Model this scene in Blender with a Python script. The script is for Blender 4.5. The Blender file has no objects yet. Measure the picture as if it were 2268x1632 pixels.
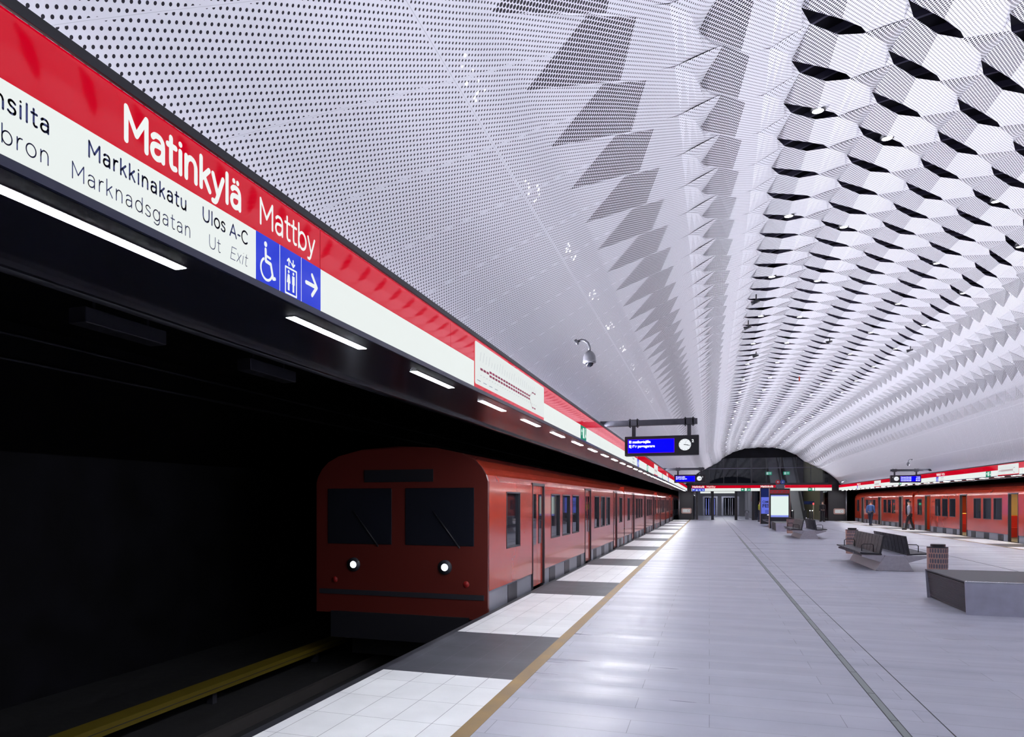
import bpy, bmesh, math, random
from mathutils import Vector, Matrix
random.seed(7)
SC = bpy.context.scene
COL = SC.collection

# ------------------------------------------------------------------ camera, light, exposure
CAM_H = 1.7
SINY = 0.348
YAW = math.asin(SINY)
FPX = 1800.0 * math.cos(YAW)
cam = bpy.data.cameras.new('camera')
cam.sensor_fit = 'HORIZONTAL'
cam.sensor_width = 36.0
cam.lens = FPX / 2268.0 * 36.0
cam.shift_x = (1134.0 - (1571.0 - 1800.0 * SINY)) / 2268.0
cam.shift_y = (1111.0 - 816.0) / 2268.0
cam.clip_start = 0.05
cam.clip_end = 300
camo = bpy.data.objects.new('camera', cam)
COL.objects.link(camo)
camo.location = (0, 0, CAM_H)
camo.rotation_euler = (math.radians(90), 0, YAW)
SC.camera = camo

wd = bpy.data.worlds.new('world')
SC.world = wd
wd.use_nodes = True
wd.node_tree.nodes['Background'].inputs[0].default_value = (0.5, 0.55, 0.8, 1)
wd.node_tree.nodes['Background'].inputs[1].default_value = 0.02
SC.view_settings.view_transform = 'Standard'
SC.view_settings.look = 'None'
SC.view_settings.exposure = 0.0
SC.view_settings.gamma = 1.0
SC.view_settings.use_curve_mapping = False
SC.cycles.max_bounces = 8
SC.cycles.diffuse_bounces = 5
SC.cycles.glossy_bounces = 4
SC.cycles.sample_clamp_indirect = 6.0

END_Y = 76.0
MIDX = 4.37
SIGN_LX, SIGN_RX = -1.95, 10.69
EDGE_LX, EDGE_RX = -3.10, 11.84

def area(name, loc, direction, sx, sy, power, color=(0.88, 0.89, 1.0)):
    l = bpy.data.lights.new(name, 'AREA')
    l.shape = 'RECTANGLE'
    l.size = sx
    l.size_y = sy
    l.energy = power
    l.color = color
    l.spread = math.radians(100)
    o = bpy.data.objects.new(name, l)
    COL.objects.link(o)
    o.location = loc
    d = Vector(direction).normalized()
    y = Vector((0, 1, 0))
    x = y.cross(-d).normalized()
    o.matrix_world = Matrix(((x.x, y.x, -d.x, loc[0]), (x.y, y.y, -d.y, loc[1]), (x.z, y.z, -d.z, loc[2]), (0, 0, 0, 1)))
    return o

# cove lines lying on top of the two sign boxes, behind the black lip
COVE = 3350
area('cove_light', (SIGN_LX - 0.05, 33, 3.185), (0.965, 0, 0.26), 0.05, 84, COVE)
area('cove_light', (SIGN_RX + 0.05, 33, 3.185), (-0.965, 0, 0.26), 0.05, 84, COVE)

# ------------------------------------------------------------------ materials
def mat(name, col, rough=0.5, metal=0.0, emis=None, estr=1.0, spec=0.5, noise=None, coat=0.0):
    m = bpy.data.materials.new(name)
    m.use_nodes = True
    nt = m.node_tree
    p = nt.nodes['Principled BSDF']
    c = tuple(col) + (1,)
    p.inputs['Base Color'].default_value = c
    p.inputs['Roughness'].default_value = rough
    p.inputs['Metallic'].default_value = metal
    p.inputs['Specular IOR Level'].default_value = spec
    p.inputs['Coat Weight'].default_value = coat
    p.inputs['Coat Roughness'].default_value = 0.05
    if emis:
        p.inputs['Emission Color'].default_value = tuple(emis) + (1,)
        p.inputs['Emission Strength'].default_value = estr
    if noise:
        sc, amt, det = noise
        tc = nt.nodes.new('ShaderNodeTexCoord')
        n = nt.nodes.new('ShaderNodeTexNoise')
        n.inputs['Scale'].default_value = sc
        n.inputs['Detail'].default_value = det
        nt.links.new(tc.outputs['Object'], n.inputs['Vector'])
        mp = nt.nodes.new('ShaderNodeMapRange')
        mp.inputs['From Min'].default_value = 0.3
        mp.inputs['From Max'].default_value = 0.7
        mp.inputs['To Min'].default_value = 1 - amt
        mp.inputs['To Max'].default_value = 1 + amt
        nt.links.new(n.outputs['Fac'], mp.inputs['Value'])
        mx = nt.nodes.new('ShaderNodeVectorMath')
        mx.operation = 'SCALE'
        mx.inputs[0].default_value = col
        nt.links.new(mp.outputs[0], mx.inputs['Scale'])
        nt.links.new(mx.outputs[0], p.inputs['Base Color'])
        mr = nt.nodes.new('ShaderNodeMapRange')
        mr.inputs['From Min'].default_value = 0.3
        mr.inputs['From Max'].default_value = 0.7
        mr.inputs['To Min'].default_value = max(0.02, rough * 0.85)
        mr.inputs['To Max'].default_value = min(1, rough * 1.15)
        nt.links.new(n.outputs['Fac'], mr.inputs['Value'])
        nt.links.new(mr.outputs[0], p.inputs['Roughness'])
    return m

def emit(name, col, s, gloss=None):
    m = bpy.data.materials.new(name)
    m.use_nodes = True
    p = m.node_tree.nodes['Principled BSDF']
    p.inputs['Base Color'].default_value = tuple(min(1, c) * 0.06 for c in col) + (1,)
    p.inputs['Emission Color'].default_value = tuple(col) + (1,)
    p.inputs['Emission Strength'].default_value = s
    p.inputs['Roughness'].default_value = 0.6 if gloss is None else gloss
    p.inputs['Specular IOR Level'].default_value = 0.1 if gloss is None else 0.22
    return m

class G: pass
M = G()
M.black = mat('black_paint', (0.012, 0.012, 0.017), 0.4)
M.dark = mat('dark_grey_metal', (0.03, 0.03, 0.04), 0.45, noise=(9, 0.15, 3))
M.soffit = mat('glossy_dark_soffit', (0.012, 0.012, 0.018), 0.22)
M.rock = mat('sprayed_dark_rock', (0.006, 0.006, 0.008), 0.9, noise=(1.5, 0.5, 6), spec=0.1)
M.void = mat('dark_vault_lining', (0.045, 0.043, 0.06), 0.9, noise=(2.0, 0.4, 5), spec=0.1)
M.bar = mat('violet_grey_bar', (0.15, 0.14, 0.22), 0.5)
M.lip = mat('black_lip', (0.004, 0.004, 0.007), 0.4, spec=0.3)
M.white_sign = emit('backlit_white', (0.93, 0.985, 0.955), 0.84)
M.white_let = emit('backlit_white_letter', (0.96, 1.0, 0.98), 0.86)
M.red_sign = emit('backlit_red', (0.58, 0.0, 0.014), 0.95, gloss=0.04)
M.blue_sign = emit('backlit_blue', (0.01, 0.035, 0.62), 1.0, gloss=0.08)
M.green_sign = emit('backlit_green', (0.0, 0.22, 0.13), 1.0)
M.navy = mat('navy_lettering', (0.014, 0.025, 0.13), 0.5)
M.navytrim = mat('navy_trim', (0.006, 0.009, 0.03), 0.3)
M.maroon = mat('map_line_red', (0.35, 0.0, 0.06), 0.5)
M.greyprint = mat('grey_print', (0.42, 0.45, 0.50), 0.6)
M.mapwhite = emit('map_white', (0.92, 0.97, 0.95), 0.80)
M.strip = emit('strip_lamp', (0.93, 0.95, 1.0), 170.0)
M.lamp = emit('downlight_lamp', (0.95, 0.95, 1.0), 10.0)
M.glint = emit('light_behind_holes', (1.0, 0.98, 1.0), 3.0)
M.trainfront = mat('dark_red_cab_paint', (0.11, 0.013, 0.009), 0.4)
M.train = mat('orange_red_train_paint', (0.46, 0.05, 0.026), 0.14, coat=0.35, noise=(1.3, 0.07, 4))
M.trainroof = mat('dark_red_roof_paint', (0.20, 0.03, 0.025), 0.25, coat=0.3)
M.skirt = mat('grey_skirt_metal', (0.20, 0.21, 0.25), 0.35, noise=(2, 0.15, 3))
M.glassdark = mat('dark_window_glass', (0.012, 0.013, 0.02), 0.03, spec=0.6)
M.rubber = mat('dark_rubber', (0.02, 0.021, 0.03), 0.5)
M.inner = mat('ochre_interior_panel', (0.42, 0.29, 0.10), 0.5)
M.seatred = mat('red_seat', (0.45, 0.01, 0.01), 0.6)
M.brass = mat('yellow_handrail', (0.75, 0.5, 0.1), 0.3, 0.6)
M.innerlamp = emit('warm_train_lamp', (1.0, 0.78, 0.42), 14.0)
M.head = emit('headlamp', (0.75, 0.83, 1.0), 12.0)
M.steel = mat('brushed_steel', (0.52, 0.52, 0.62), 0.35, 0.8, noise=(6, 0.08, 4))
M.steeldark = mat('dark_slats', (0.035, 0.034, 0.042), 0.5)
M.concrete = mat('bench_concrete', (0.30, 0.29, 0.33), 0.6, noise=(14, 0.1, 5))
M.seat = mat('black_bench_slat', (0.010, 0.010, 0.017), 0.5, noise=(10, 0.1, 3))
M.chrome = mat('chrome_tube', (0.6, 0.6, 0.65), 0.15, 1.0)
M.copper = mat('rose_copper_sheet', (0.42, 0.27, 0.235), 0.42, 0.35)
M.binwin = mat('bin_slot', (0.12, 0.115, 0.15), 0.3, 0.3)
M.greypole = mat('silver_pole', (0.32, 0.33, 0.36), 0.35, 0.7)
M.cam = mat('camera_housing', (0.16, 0.16, 0.18), 0.35, 0.3)
M.screenblue = emit('led_blue', (0.0, 0.0, 0.95), 1.0)
M.screenedge = emit('led_violet_edge', (0.10, 0.0, 0.80), 1.0)
M.ledtext = emit('led_white', (0.95, 0.97, 1.0), 1.1)
M.clock = emit('clock_face', (0.92, 0.96, 1.0), 0.9)
M.posterblue = emit('poster_blue', (0.13, 0.17, 0.75), 0.9)
M.posterdark = emit('poster_dark_blue', (0.01, 0.02, 0.12), 0.8)
M.mapscreen = emit('map_screen', (0.78, 0.9, 0.86), 0.95)
M.mapblue = emit('map_screen_blue', (0.25, 0.3, 0.85), 0.9)
M.exitgreen = emit('exit_green', (0.0, 0.5, 0.25), 1.3)
M.exitwhite = emit('exit_white', (0.8, 1.0, 0.9), 1.3)
M.handrail = emit('handrail_light', (0.85, 0.85, 0.95), 1.2)
M.lobbywall = mat('lobby_panel', (0.30, 0.30, 0.33), 0.45)
M.lobbylamp = emit('lobby_lamp', (0.9, 0.92, 1.0), 45.0)
M.ochrewall = mat('pale_yellow_wall', (0.36, 0.33, 0.20), 0.7)
M.yellowrail = mat('yellow_rail_cover', (0.15, 0.11, 0.008), 0.5)
M.rail = mat('rail_steel', (0.12, 0.11, 0.11), 0.4, 0.6)
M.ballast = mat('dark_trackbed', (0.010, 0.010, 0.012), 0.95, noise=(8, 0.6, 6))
M.pipe = mat('dark_pipe', (0.05, 0.05, 0.06), 0.4)
M.skin = mat('skin', (0.45, 0.28, 0.2), 0.5)
M.cblack = mat('black_cloth', (0.012, 0.012, 0.016), 0.8)
M.cblue = mat('blue_cloth', (0.06, 0.12, 0.3), 0.8)
M.cgrey = mat('grey_cloth', (0.25, 0.26, 0.32), 0.8)
M.cvest = mat('yellow_hi_vis', (0.35, 0.38, 0.03), 0.8)
M.cnavy = mat('navy_cloth', (0.02, 0.025, 0.05), 0.8)
M.hair = mat('dark_hair', (0.02, 0.015, 0.012), 0.7)
M.prohibred = mat('sign_red', (0.4, 0.02, 0.03), 0.5)
M.infoblue = mat('sign_blue', (0.02, 0.06, 0.3), 0.5)
M.plategrey = mat('sign_grey', (0.12, 0.12, 0.16), 0.5)
M.sosface = emit('sos_face', (0.8, 0.82, 0.85), 0.55)
M.red = mat('red_paint', (0.3, 0.01, 0.01), 0.5)
M.hatch = mat('floor_drain_steel', (0.14, 0.17, 0.16), 0.35, 0.4)
M.jointdark = mat('floor_joint', (0.03, 0.03, 0.035), 0.6)
M.greenled = emit('green_led', (0.1, 1.0, 0.5), 1.5)
M.redled = emit('red_led', (1.0, 0.1, 0.1), 1.5)
M.whiteled = emit('white_led', (1, 1, 1), 1.5)

def glass_mat():
    m = bpy.data.materials.new('smoked_glass')
    m.use_nodes = True
    nt = m.node_tree
    nt.nodes.clear()
    out = nt.nodes.new('ShaderNodeOutputMaterial')
    tr = nt.nodes.new('ShaderNodeBsdfTransparent')
    tr.inputs[0].default_value = (0.62, 0.64, 0.68, 1)
    gl = nt.nodes.new('ShaderNodeBsdfGlossy')
    gl.inputs['Roughness'].default_value = 0.02
    fr = nt.nodes.new('ShaderNodeFresnel')
    fr.inputs[0].default_value = 1.5
    mx = nt.nodes.new('ShaderNodeMixShader')
    nt.links.new(fr.outputs[0], mx.inputs[0])
    nt.links.new(tr.outputs[0], mx.inputs[1])
    nt.links.new(gl.outputs[0], mx.inputs[2])
    nt.links.new(mx.outputs[0], out.inputs[0])
    return m
M.glass = glass_mat()

def nmath(nt, op, a, b=None, c=None):
    n = nt.nodes.new('ShaderNodeMath')
    n.operation = op
    for i, x in enumerate((a, b, c)):
        if x is None: continue
        if isinstance(x, (int, float)): n.inputs[i].default_value = x
        else: nt.links.new(x, n.inputs[i])
    return n.outputs[0]

def perforated(name, flat):
    """white sheet with a triangular lattice of round holes; u runs over the arch, v along the hall"""
    m = bpy.data.materials.new(name)
    m.use_nodes = True
    nt = m.node_tree
    p = nt.nodes['Principled BSDF']
    uv = nt.nodes.new('ShaderNodeUVMap')
    uv.uv_map = 'UVMap'
    sp = nt.nodes.new('ShaderNodeSeparateXYZ')
    nt.links.new(uv.outputs[0], sp.inputs[0])
    U, V = sp.outputs[0], sp.outputs[1]
    a = 0.0345
    b = a * math.sqrt(3)
    def cell(off):
        x = nmath(nt, 'SUBTRACT', nmath(nt, 'FLOORED_MODULO', nmath(nt, 'ADD', U, off * a), a), a / 2)
        y = nmath(nt, 'SUBTRACT', nmath(nt, 'FLOORED_MODULO', nmath(nt, 'ADD', V, off * b), b), b / 2)
        return nmath(nt, 'SQRT', nmath(nt, 'ADD', nmath(nt, 'MULTIPLY', x, x), nmath(nt, 'MULTIPLY', y, y)))
    d = nmath(nt, 'MINIMUM', cell(0.0), cell(0.5))
    at = nt.nodes.new('ShaderNodeAttribute')
    at.attribute_name = 'hole'
    h = nmath(nt, 'LESS_THAN', d, at.outputs['Fac'])
    base = nt.nodes.new('ShaderNodeMix')
    base.data_type = 'RGBA'
    base.inputs[6].default_value = (0.86, 0.86, 0.89, 1)
    base.inputs[7].default_value = (0.012, 0.011, 0.018, 1)
    if flat:
        s1 = nmath(nt, 'ABSOLUTE', nmath(nt, 'SUBTRACT', nmath(nt, 'FLOORED_MODULO', U, 1.24), 0.62))
        s2 = nmath(nt, 'ABSOLUTE', nmath(nt, 'SUBTRACT', nmath(nt, 'FLOORED_MODULO', nmath(nt, 'SUBTRACT', V, nmath(nt, 'MULTIPLY', U, 1.3)), 0.89), 0.445))
        near = nmath(nt, 'MAXIMUM', nmath(nt, 'GREATER_THAN', s1, 0.62 - 0.012), nmath(nt, 'GREATER_THAN', s2, 0.445 - 0.012))
        h = nmath(nt, 'MULTIPLY', h, nmath(nt, 'SUBTRACT', 1.0, near))
        line = nmath(nt, 'MAXIMUM', nmath(nt, 'GREATER_THAN', s1, 0.62 - 0.0013), nmath(nt, 'GREATER_THAN', s2, 0.445 - 0.001))
        h = nmath(nt, 'MAXIMUM', h, nmath(nt, 'MULTIPLY', line, 0.35))
    nt.links.new(h, base.inputs[0])
    nt.links.new(base.outputs[2], p.inputs['Base Color'])
    p.inputs['Roughness'].default_value = 0.42
    p.inputs['Specular IOR Level'].default_value = 0.35
    return m
M.perf = perforated('perforated_white_sheet', False)
M.perfflat = perforated('perforated_white_wall_sheet', True)

def floor_mat(name, cols, bw, rh, mortar, rough, offs=0.5, stain=0.1, mort_col=(0.16, 0.16, 0.2, 1), bumpy=False):
    m = bpy.data.materials.new(name)
    m.use_nodes = True
    nt = m.node_tree
    p = nt.nodes['Principled BSDF']
    tc = nt.nodes.new('ShaderNodeTexCoord')
    br = nt.nodes.new('ShaderNodeTexBrick')
    nt.links.new(tc.outputs['Object'], br.inputs['Vector'])
    br.inputs['Scale'].default_value = 1.0
    br.inputs['Brick Width'].default_value = bw
    br.inputs['Row Height'].default_value = rh
    br.inputs['Mortar Size'].default_value = mortar
    br.inputs['Mortar Smooth'].default_value = 0.0
    br.inputs['Color1'].default_value = tuple(cols[0]) + (1,)
    br.inputs['Color2'].default_value = tuple(cols[1]) + (1,)
    br.inputs['Mortar'].default_value = mort_col
    br.offset = offs
    br.offset_frequency = 2
    br.squash = 1.0
    n = nt.nodes.new('ShaderNodeTexNoise')
    n.inputs['Scale'].default_value = 2.2
    n.inputs['Detail'].default_value = 6
    nt.links.new(tc.outputs['Object'], n.inputs['Vector'])
    mp = nt.nodes.new('ShaderNodeMapRange')
    mp.inputs['From Min'].default_value = 0.3
    mp.inputs['From Max'].default_value = 0.7
    mp.inputs['To Min'].default_value = 1 - stain
    mp.inputs['To Max'].default_value = 1 + stain * 0.6
    nt.links.new(n.outputs['Fac'], mp.inputs['Value'])
    vm = nt.nodes.new('ShaderNodeVectorMath')
    vm.operation = 'SCALE'
    nt.links.new(br.outputs['Color'], vm.inputs[0])
    nt.links.new(mp.outputs[0], vm.inputs['Scale'])
    nt.links.new(vm.outputs[0], p.inputs['Base Color'])
    p.inputs['Roughness'].default_value = rough
    p.inputs['Specular IOR Level'].default_value = 0.4
    if bumpy:   # honed stone: slightly uneven courses across the hall
        mpv = nt.nodes.new('ShaderNodeMapping')
        mpv.inputs['Scale'].default_value = (0.25, 2.4, 1)
        nt.links.new(tc.outputs['Object'], mpv.inputs['Vector'])
        n2 = nt.nodes.new('ShaderNodeTexNoise')
        n2.inputs['Scale'].default_value = 1.0
        n2.inputs['Detail'].default_value = 3
        nt.links.new(mpv.outputs[0], n2.inputs['Vector'])
        r = nt.nodes.new('ShaderNodeMapRange')
        r.inputs['From Min'].default_value = 0.3
        r.inputs['From Max'].default_value = 0.7
        r.inputs['To Min'].default_value = rough - 0.12
        r.inputs['To Max'].default_value = rough + 0.15
        nt.links.new(n2.outputs['Fac'], r.inputs['Value'])
        nt.links.new(r.outputs[0], p.inputs['Roughness'])
    return m
M.floor = floor_mat('pale_stone_planks', ((0.40, 0.41, 0.485), (0.36, 0.37, 0.44)), 1.55, 0.36, 0.0022, 0.38, 0.37, 0.07, bumpy=True)
M.tilew = floor_mat('white_edge_tiles', ((0.80, 0.81, 0.83), (0.74, 0.75, 0.775)), 0.3325, 0.61, 0.0022, 0.42, 0.0, 0.07)
M.tiled = floor_mat('charcoal_edge_tiles', ((0.072, 0.075, 0.092), (0.06, 0.062, 0.077)), 0.3325, 0.61, 0.002, 0.5, 0.0, 0.25, mort_col=(0.13, 0.13, 0.15, 1))
M.guide = mat('ochre_guide_strip', (0.235, 0.145, 0.052), 0.55, noise=(2.5, 0.3, 4))

# ------------------------------------------------------------------ mesh builder
class MB:
    def __init__(s):
        s.v = []; s.f = []; s.mi = []; s.m = 0
    def quad(s, pts):
        n = len(s.v); s.v += [tuple(p) for p in pts]
        s.f.append(tuple(range(n, n + len(pts)))); s.mi.append(s.m)
    def box(s, x0, y0, z0, x1, y1, z1):
        n = len(s.v)
        s.v += [(x, y, z) for z in (z0, z1) for y in (y0, y1) for x in (x0, x1)]
        for f in ((0, 2, 3, 1), (4, 5, 7, 6), (0, 1, 5, 4), (2, 6, 7, 3), (0, 4, 6, 2), (1, 3, 7, 5)):
            s.f.append(tuple(n + i for i in f)); s.mi.append(s.m)
        return s
    def prism(s, poly, axis, a0, a1):
        """extrude a 2-D polygon along an axis; the poly gives the other two coordinates in xyz order"""
        def P(p, a):
            return {'x': (a, p[0], p[1]), 'y': (p[0], a, p[1]), 'z': (p[0], p[1], a)}[axis]
        n = len(s.v); k = len(poly)
        s.v += [P(p, a0) for p in poly] + [P(p, a1) for p in poly]
        s.f.append(tuple(range(n, n + k))[::-1]); s.f.append(tuple(range(n + k, n + 2 * k)))
        s.mi += [s.m, s.m]
        for i in range(k):
            j = (i + 1) % k
            s.f.append((n + i, n + j, n + k + j, n + k + i)); s.mi.append(s.m)
        return s
    def tube(s, path, r, seg=10, caps=True):
        path = [Vector(p) for p in path]
        rs = r if isinstance(r, (list, tuple)) else [r] * len(path)
        n = len(s.v); up = Vector((0, 0, 1)); k = len(path); prev = None
        for i, p in enumerate(path):
            t = ((path[min(i + 1, k - 1)] - path[max(i - 1, 0)])).normalized()
            a = prev if prev is not None else (Vector((1, 0, 0)) if abs(t.z) > 0.9 else up)
            x = (a - t * a.dot(t)).normalized(); y = t.cross(x); prev = x
            for j in range(seg):
                an = 2 * math.pi * j / seg
                s.v.append(tuple(p + (x * math.cos(an) + y * math.sin(an)) * rs[i]))
        for i in range(k - 1):
            for j in range(seg):
                j2 = (j + 1) % seg
                s.f.append((n + i * seg + j, n + i * seg + j2, n + (i + 1) * seg + j2, n + (i + 1) * seg + j)); s.mi.append(s.m)
        if caps:
            s.f.append(tuple(n + j for j in range(seg))[::-1]); s.mi.append(s.m)
            s.f.append(tuple(n + (k - 1) * seg + j for j in range(seg))); s.mi.append(s.m)
        return s
    def disc(s, c, R, U, r, seg=32):
        c = Vector(c); R = Vector(R); U = Vector(U)
        s.quad([c + R * (math.cos(2 * math.pi * i / seg) * r) + U * (math.sin(2 * math.pi * i / seg) * r) for i in range(seg)])
        return s
    def build(s, name, mats, parent=None, smooth=False, bevel=0.0, loc=None):
        me = bpy.data.meshes.new(name)
        me.from_pydata(s.v, [], s.f)
        mats = mats if isinstance(mats, (list, tuple)) else [mats]
        for m in mats: me.materials.append(m)
        if len(mats) > 1: me.polygons.foreach_set('material_index', s.mi)
        if smooth: me.polygons.foreach_set('use_smooth', [True] * len(me.polygons))
        me.update()
        o = bpy.data.objects.new(name, me)
        COL.objects.link(o)
        if parent: o.parent = parent
        if loc: o.location = loc
        if bevel:
            b = o.modifiers.new('bevel', 'BEVEL'); b.width = bevel; b.segments = 2; b.limit_method = 'ANGLE'
        return o

def tag(o, label, cat, group=None):
    o['label'] = label; o['category'] = cat
    if group: o['group'] = group
    return o
def thing(name, label, cat, loc=(0, 0, 0), rz=0.0, group=None):
    o = bpy.data.objects.new(name, None); COL.objects.link(o)
    o.location = loc; o.rotation_euler = (0, 0, rz); o.empty_display_size = 0.2
    return tag(o, label, cat, group)
def struct(o):
    o['kind'] = 'structure'; return o
def dup(root, loc, rz=None, label=None, group=None):
    r = root.copy(); COL.objects.link(r); r.location = loc
    if rz is not None: r.rotation_euler = (0, 0, rz)
    if label: r['label'] = label
    if group: r['group'] = group
    def kids(src, dst):
        for ch in list(src.children):
            c = ch.copy(); COL.objects.link(c); c.parent = dst
            kids(ch, c)
    kids(root, r)
    return r

# ------------------------------------------------------------------ rounded monoline lettering
def circ(cx, cy, rx, ry, a0=0, a1=360, n=24):
    return [(cx + rx * math.cos(math.radians(a0 + (a1 - a0) * i / n)), cy + ry * math.sin(math.radians(a0 + (a1 - a0) * i / n))) for i in range(n + 1)]
def cr(pts, n=6):
    out = []
    P = [pts[0]] + list(pts) + [pts[-1]]
    for i in range(1, len(P) - 2):
        p0, p1, p2, p3 = P[i - 1:i + 3]
        for k in range(n):
            t = k / n
            out.append(tuple(0.5 * (2 * p1[j] + (p2[j] - p0[j]) * t + (2 * p0[j] - 5 * p1[j] + 4 * p2[j] - p3[j]) * t * t + (3 * p1[j] - p0[j] - 3 * p2[j] + p3[j]) * t ** 3) for j in (0, 1)))
    out.append(pts[-1])
    return out
A_ = [cr([(.10, .44), (.17, .495), (.26, .51), (.36, .49), (.425, .42), (.44, .32), (.44, .18), (.44, 0)]), cr([(.44, .29), (.27, .30), (.13, .265), (.08, .155), (.12, .045), (.22, 0), (.33, .025), (.40, .085), (.44, .16)])]
GL = {
 'M': (.80, [[(.09, 0), (.09, .7), (.40, .22), (.71, .7), (.71, 0)]]),
 'a': (.55, A_), 'ä': (.55, A_ + [[(.175, .665), (.176, .665)], [(.345, .665), (.346, .665)]]),
 't': (.36, [cr([(.15, .68), (.15, .4), (.15, .14), (.17, .05), (.23, .005), (.31, .02)]), [(.04, .5), (.31, .5)]]),
 'i': (.22, [[(.11, 0), (.11, .5)], [(.11, .67), (.111, .67)]]), 'l': (.22, [[(.11, 0), (.11, .72)]]),
 'n': (.55, [[(.09, 0), (.09, .5)], cr([(.09, .26), (.12, .40), (.19, .48), (.275, .51), (.38, .475), (.44, .38), (.45, .27), (.45, .12), (.45, 0)])]),
 'k': (.50, [[(.09, 0), (.09, .72)], [(.40, .5), (.09, .2)], [(.2, .31), (.43, 0)]]),
 'y': (.52, [[(.05, .5), (.26, .02)], cr([(.47, .5), (.36, .25), (.26, .02), (.205, -.10), (.14, -.165), (.05, -.165)])]),
 'b': (.60, [[(.09, 0), (.09, .72)], circ(.31, .25, .225, .255)]), 'd': (.60, [[(.51, 0), (.51, .72)], circ(.29, .25, .225, .255)]),
 'p': (.60, [[(.09, .5), (.09, -.2)], circ(.31, .25, .225, .255)]), 'o': (.60, [circ(.30, .25, .235, .255)]),
 's': (.45, [cr([(.38, .435), (.29, .495), (.19, .51), (.10, .46), (.095, .375), (.16, .30), (.25, .265), (.35, .22), (.39, .14), (.36, .045), (.26, 0), (.15, .01), (.055, .07)])]),
 'r': (.36, [[(.09, 0), (.09, .5)], cr([(.09, .26), (.14, .42), (.22, .49), (.32, .5)])]),
 'g': (.60, [circ(.29, .25, .225, .255), cr([(.51, .5), (.51, .2), (.51, 0), (.46, -.13), (.36, -.195), (.25, -.195), (.13, -.14)])]),
 'u': (.55, [cr([(.09, .5), (.09, .3), (.10, .14), (.16, .03), (.26, -.005), (.37, .04), (.44, .14), (.45, .25)]), [(.45, .5), (.45, 0)]]),
 'U': (.72, [cr([(.1, .7), (.1, .45), (.1, .26), (.15, .1), (.25, .02), (.36, 0), (.47, .02), (.57, .1), (.62, .26), (.62, .45), (.62, .7)])]),
 'A': (.72, [[(.05, 0), (.36, .7), (.67, 0)], [(.15, .22), (.57, .22)]]), '-': (.34, [[(.07, .27), (.27, .27)]]), ' ': (.28, []),
 'C': (.72, [circ(.40, .35, .33, .36, 45, 315)]), 'E': (.60, [[(.54, .7), (.1, .7), (.1, 0), (.54, 0)], [(.1, .36), (.48, .36)]]),
 'x': (.46, [[(.05, .5), (.41, 0)], [(.41, .5), (.05, 0)]]),
 'P': (.62, [cr([(.1, .3), (.36, .3), (.5, .35), (.56, .5), (.5, .65), (.36, .7), (.1, .7)]), [(.1, 0), (.1, .7)]]),
 'B': (.66, [[(.1, 0), (.1, .7)], cr([(.1, .7), (.37, .7), (.48, .64), (.51, .53), (.48, .43), (.37, .37), (.1, .37)]), cr([(.1, .37), (.4, .37), (.53, .31), (.57, .18), (.53, .06), (.4, 0), (.1, 0)])]),
}
class Plane:
    """2-D drawing frame on a flat face: R reads to the right, U is up, N towards the reader"""
    def __init__(s, o, R, U, N, off=0.002):
        s.o = Vector(o); s.R = Vector(R); s.U = Vector(U); s.N = Vector(N); s.off = off
    def p(s, a, b, k=1.0):
        return s.o + s.R * a + s.U * b + s.N * (s.off * k)
def stroke(mb, pl, pts, w, k=1.0, caps=True, closed=False):
    """ribbon of width w with round joins and caps"""
    P = [Vector((p[0], p[1])) for p in pts]
    h = w / 2
    for i in range(len(P) - 1):
        d = P[i + 1] - P[i]
        if d.length < 1e-9: continue
        n = Vector((-d.y, d.x)).normalized() * h
        mb.quad([pl.p(*(P[i] - n), k), pl.p(*(P[i + 1] - n), k), pl.p(*(P[i + 1] + n), k), pl.p(*(P[i] + n), k)])
    for i, p in enumerate(P):
        if not caps and i in (0, len(P) - 1): continue
        if 0 < i < len(P) - 1:
            a = (P[i] - P[i - 1]); b = (P[i + 1] - P[i])
            if a.length > 1e-9 and b.length > 1e-9 and a.normalized().dot(b.normalized()) > 0.995: continue
        mb.quad([pl.p(p.x + h * math.cos(t * math.pi / 6), p.y + h * math.sin(t * math.pi / 6), k) for t in range(12)])
def text_width(txt, size, track=0.0):
    return sum(GL[c][0] + track for c in txt) * size
def letters(mb, pl, txt, a, b, size, w, track=0.0, slant=0.0, k=1.0):
    for c in txt:
        adv, st = GL[c]
        for s_ in st:
            stroke(mb, pl, [(a + (x + slant * y) * size, b + y * size) for x, y in s_], w * size, k)
        a += (adv + track) * size
    return a
def rect(mb, pl, a0, b0, a1, b1, k=1.0):
    mb.quad([pl.p(a0, b0, k), pl.p(a1, b0, k), pl.p(a1, b1, k), pl.p(a0, b1, k)])
def poly(mb, pl, pts, k=1.0):
    mb.quad([pl.p(x, y, k) for x, y in pts])
def small_text(name, body, size, pl, a, b, m, parent, align='LEFT', bold=0.0):
    cu = bpy.data.curves.new(name, 'FONT'); cu.body = body; cu.size = size; cu.align_x = align
    cu.offset = bold; cu.resolution_u = 3
    t = bpy.data.objects.new(name, cu)
    me = bpy.data.meshes.new_from_object(t)
    bpy.data.objects.remove(t)
    for v in me.vertices:
        v.co = pl.p(a + v.co.x, b + v.co.y, 1.5)
    me.materials.clear(); me.materials.append(m)
    o = bpy.data.objects.new(name, me); COL.objects.link(o)
    if parent: o.parent = parent
    return o

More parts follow.
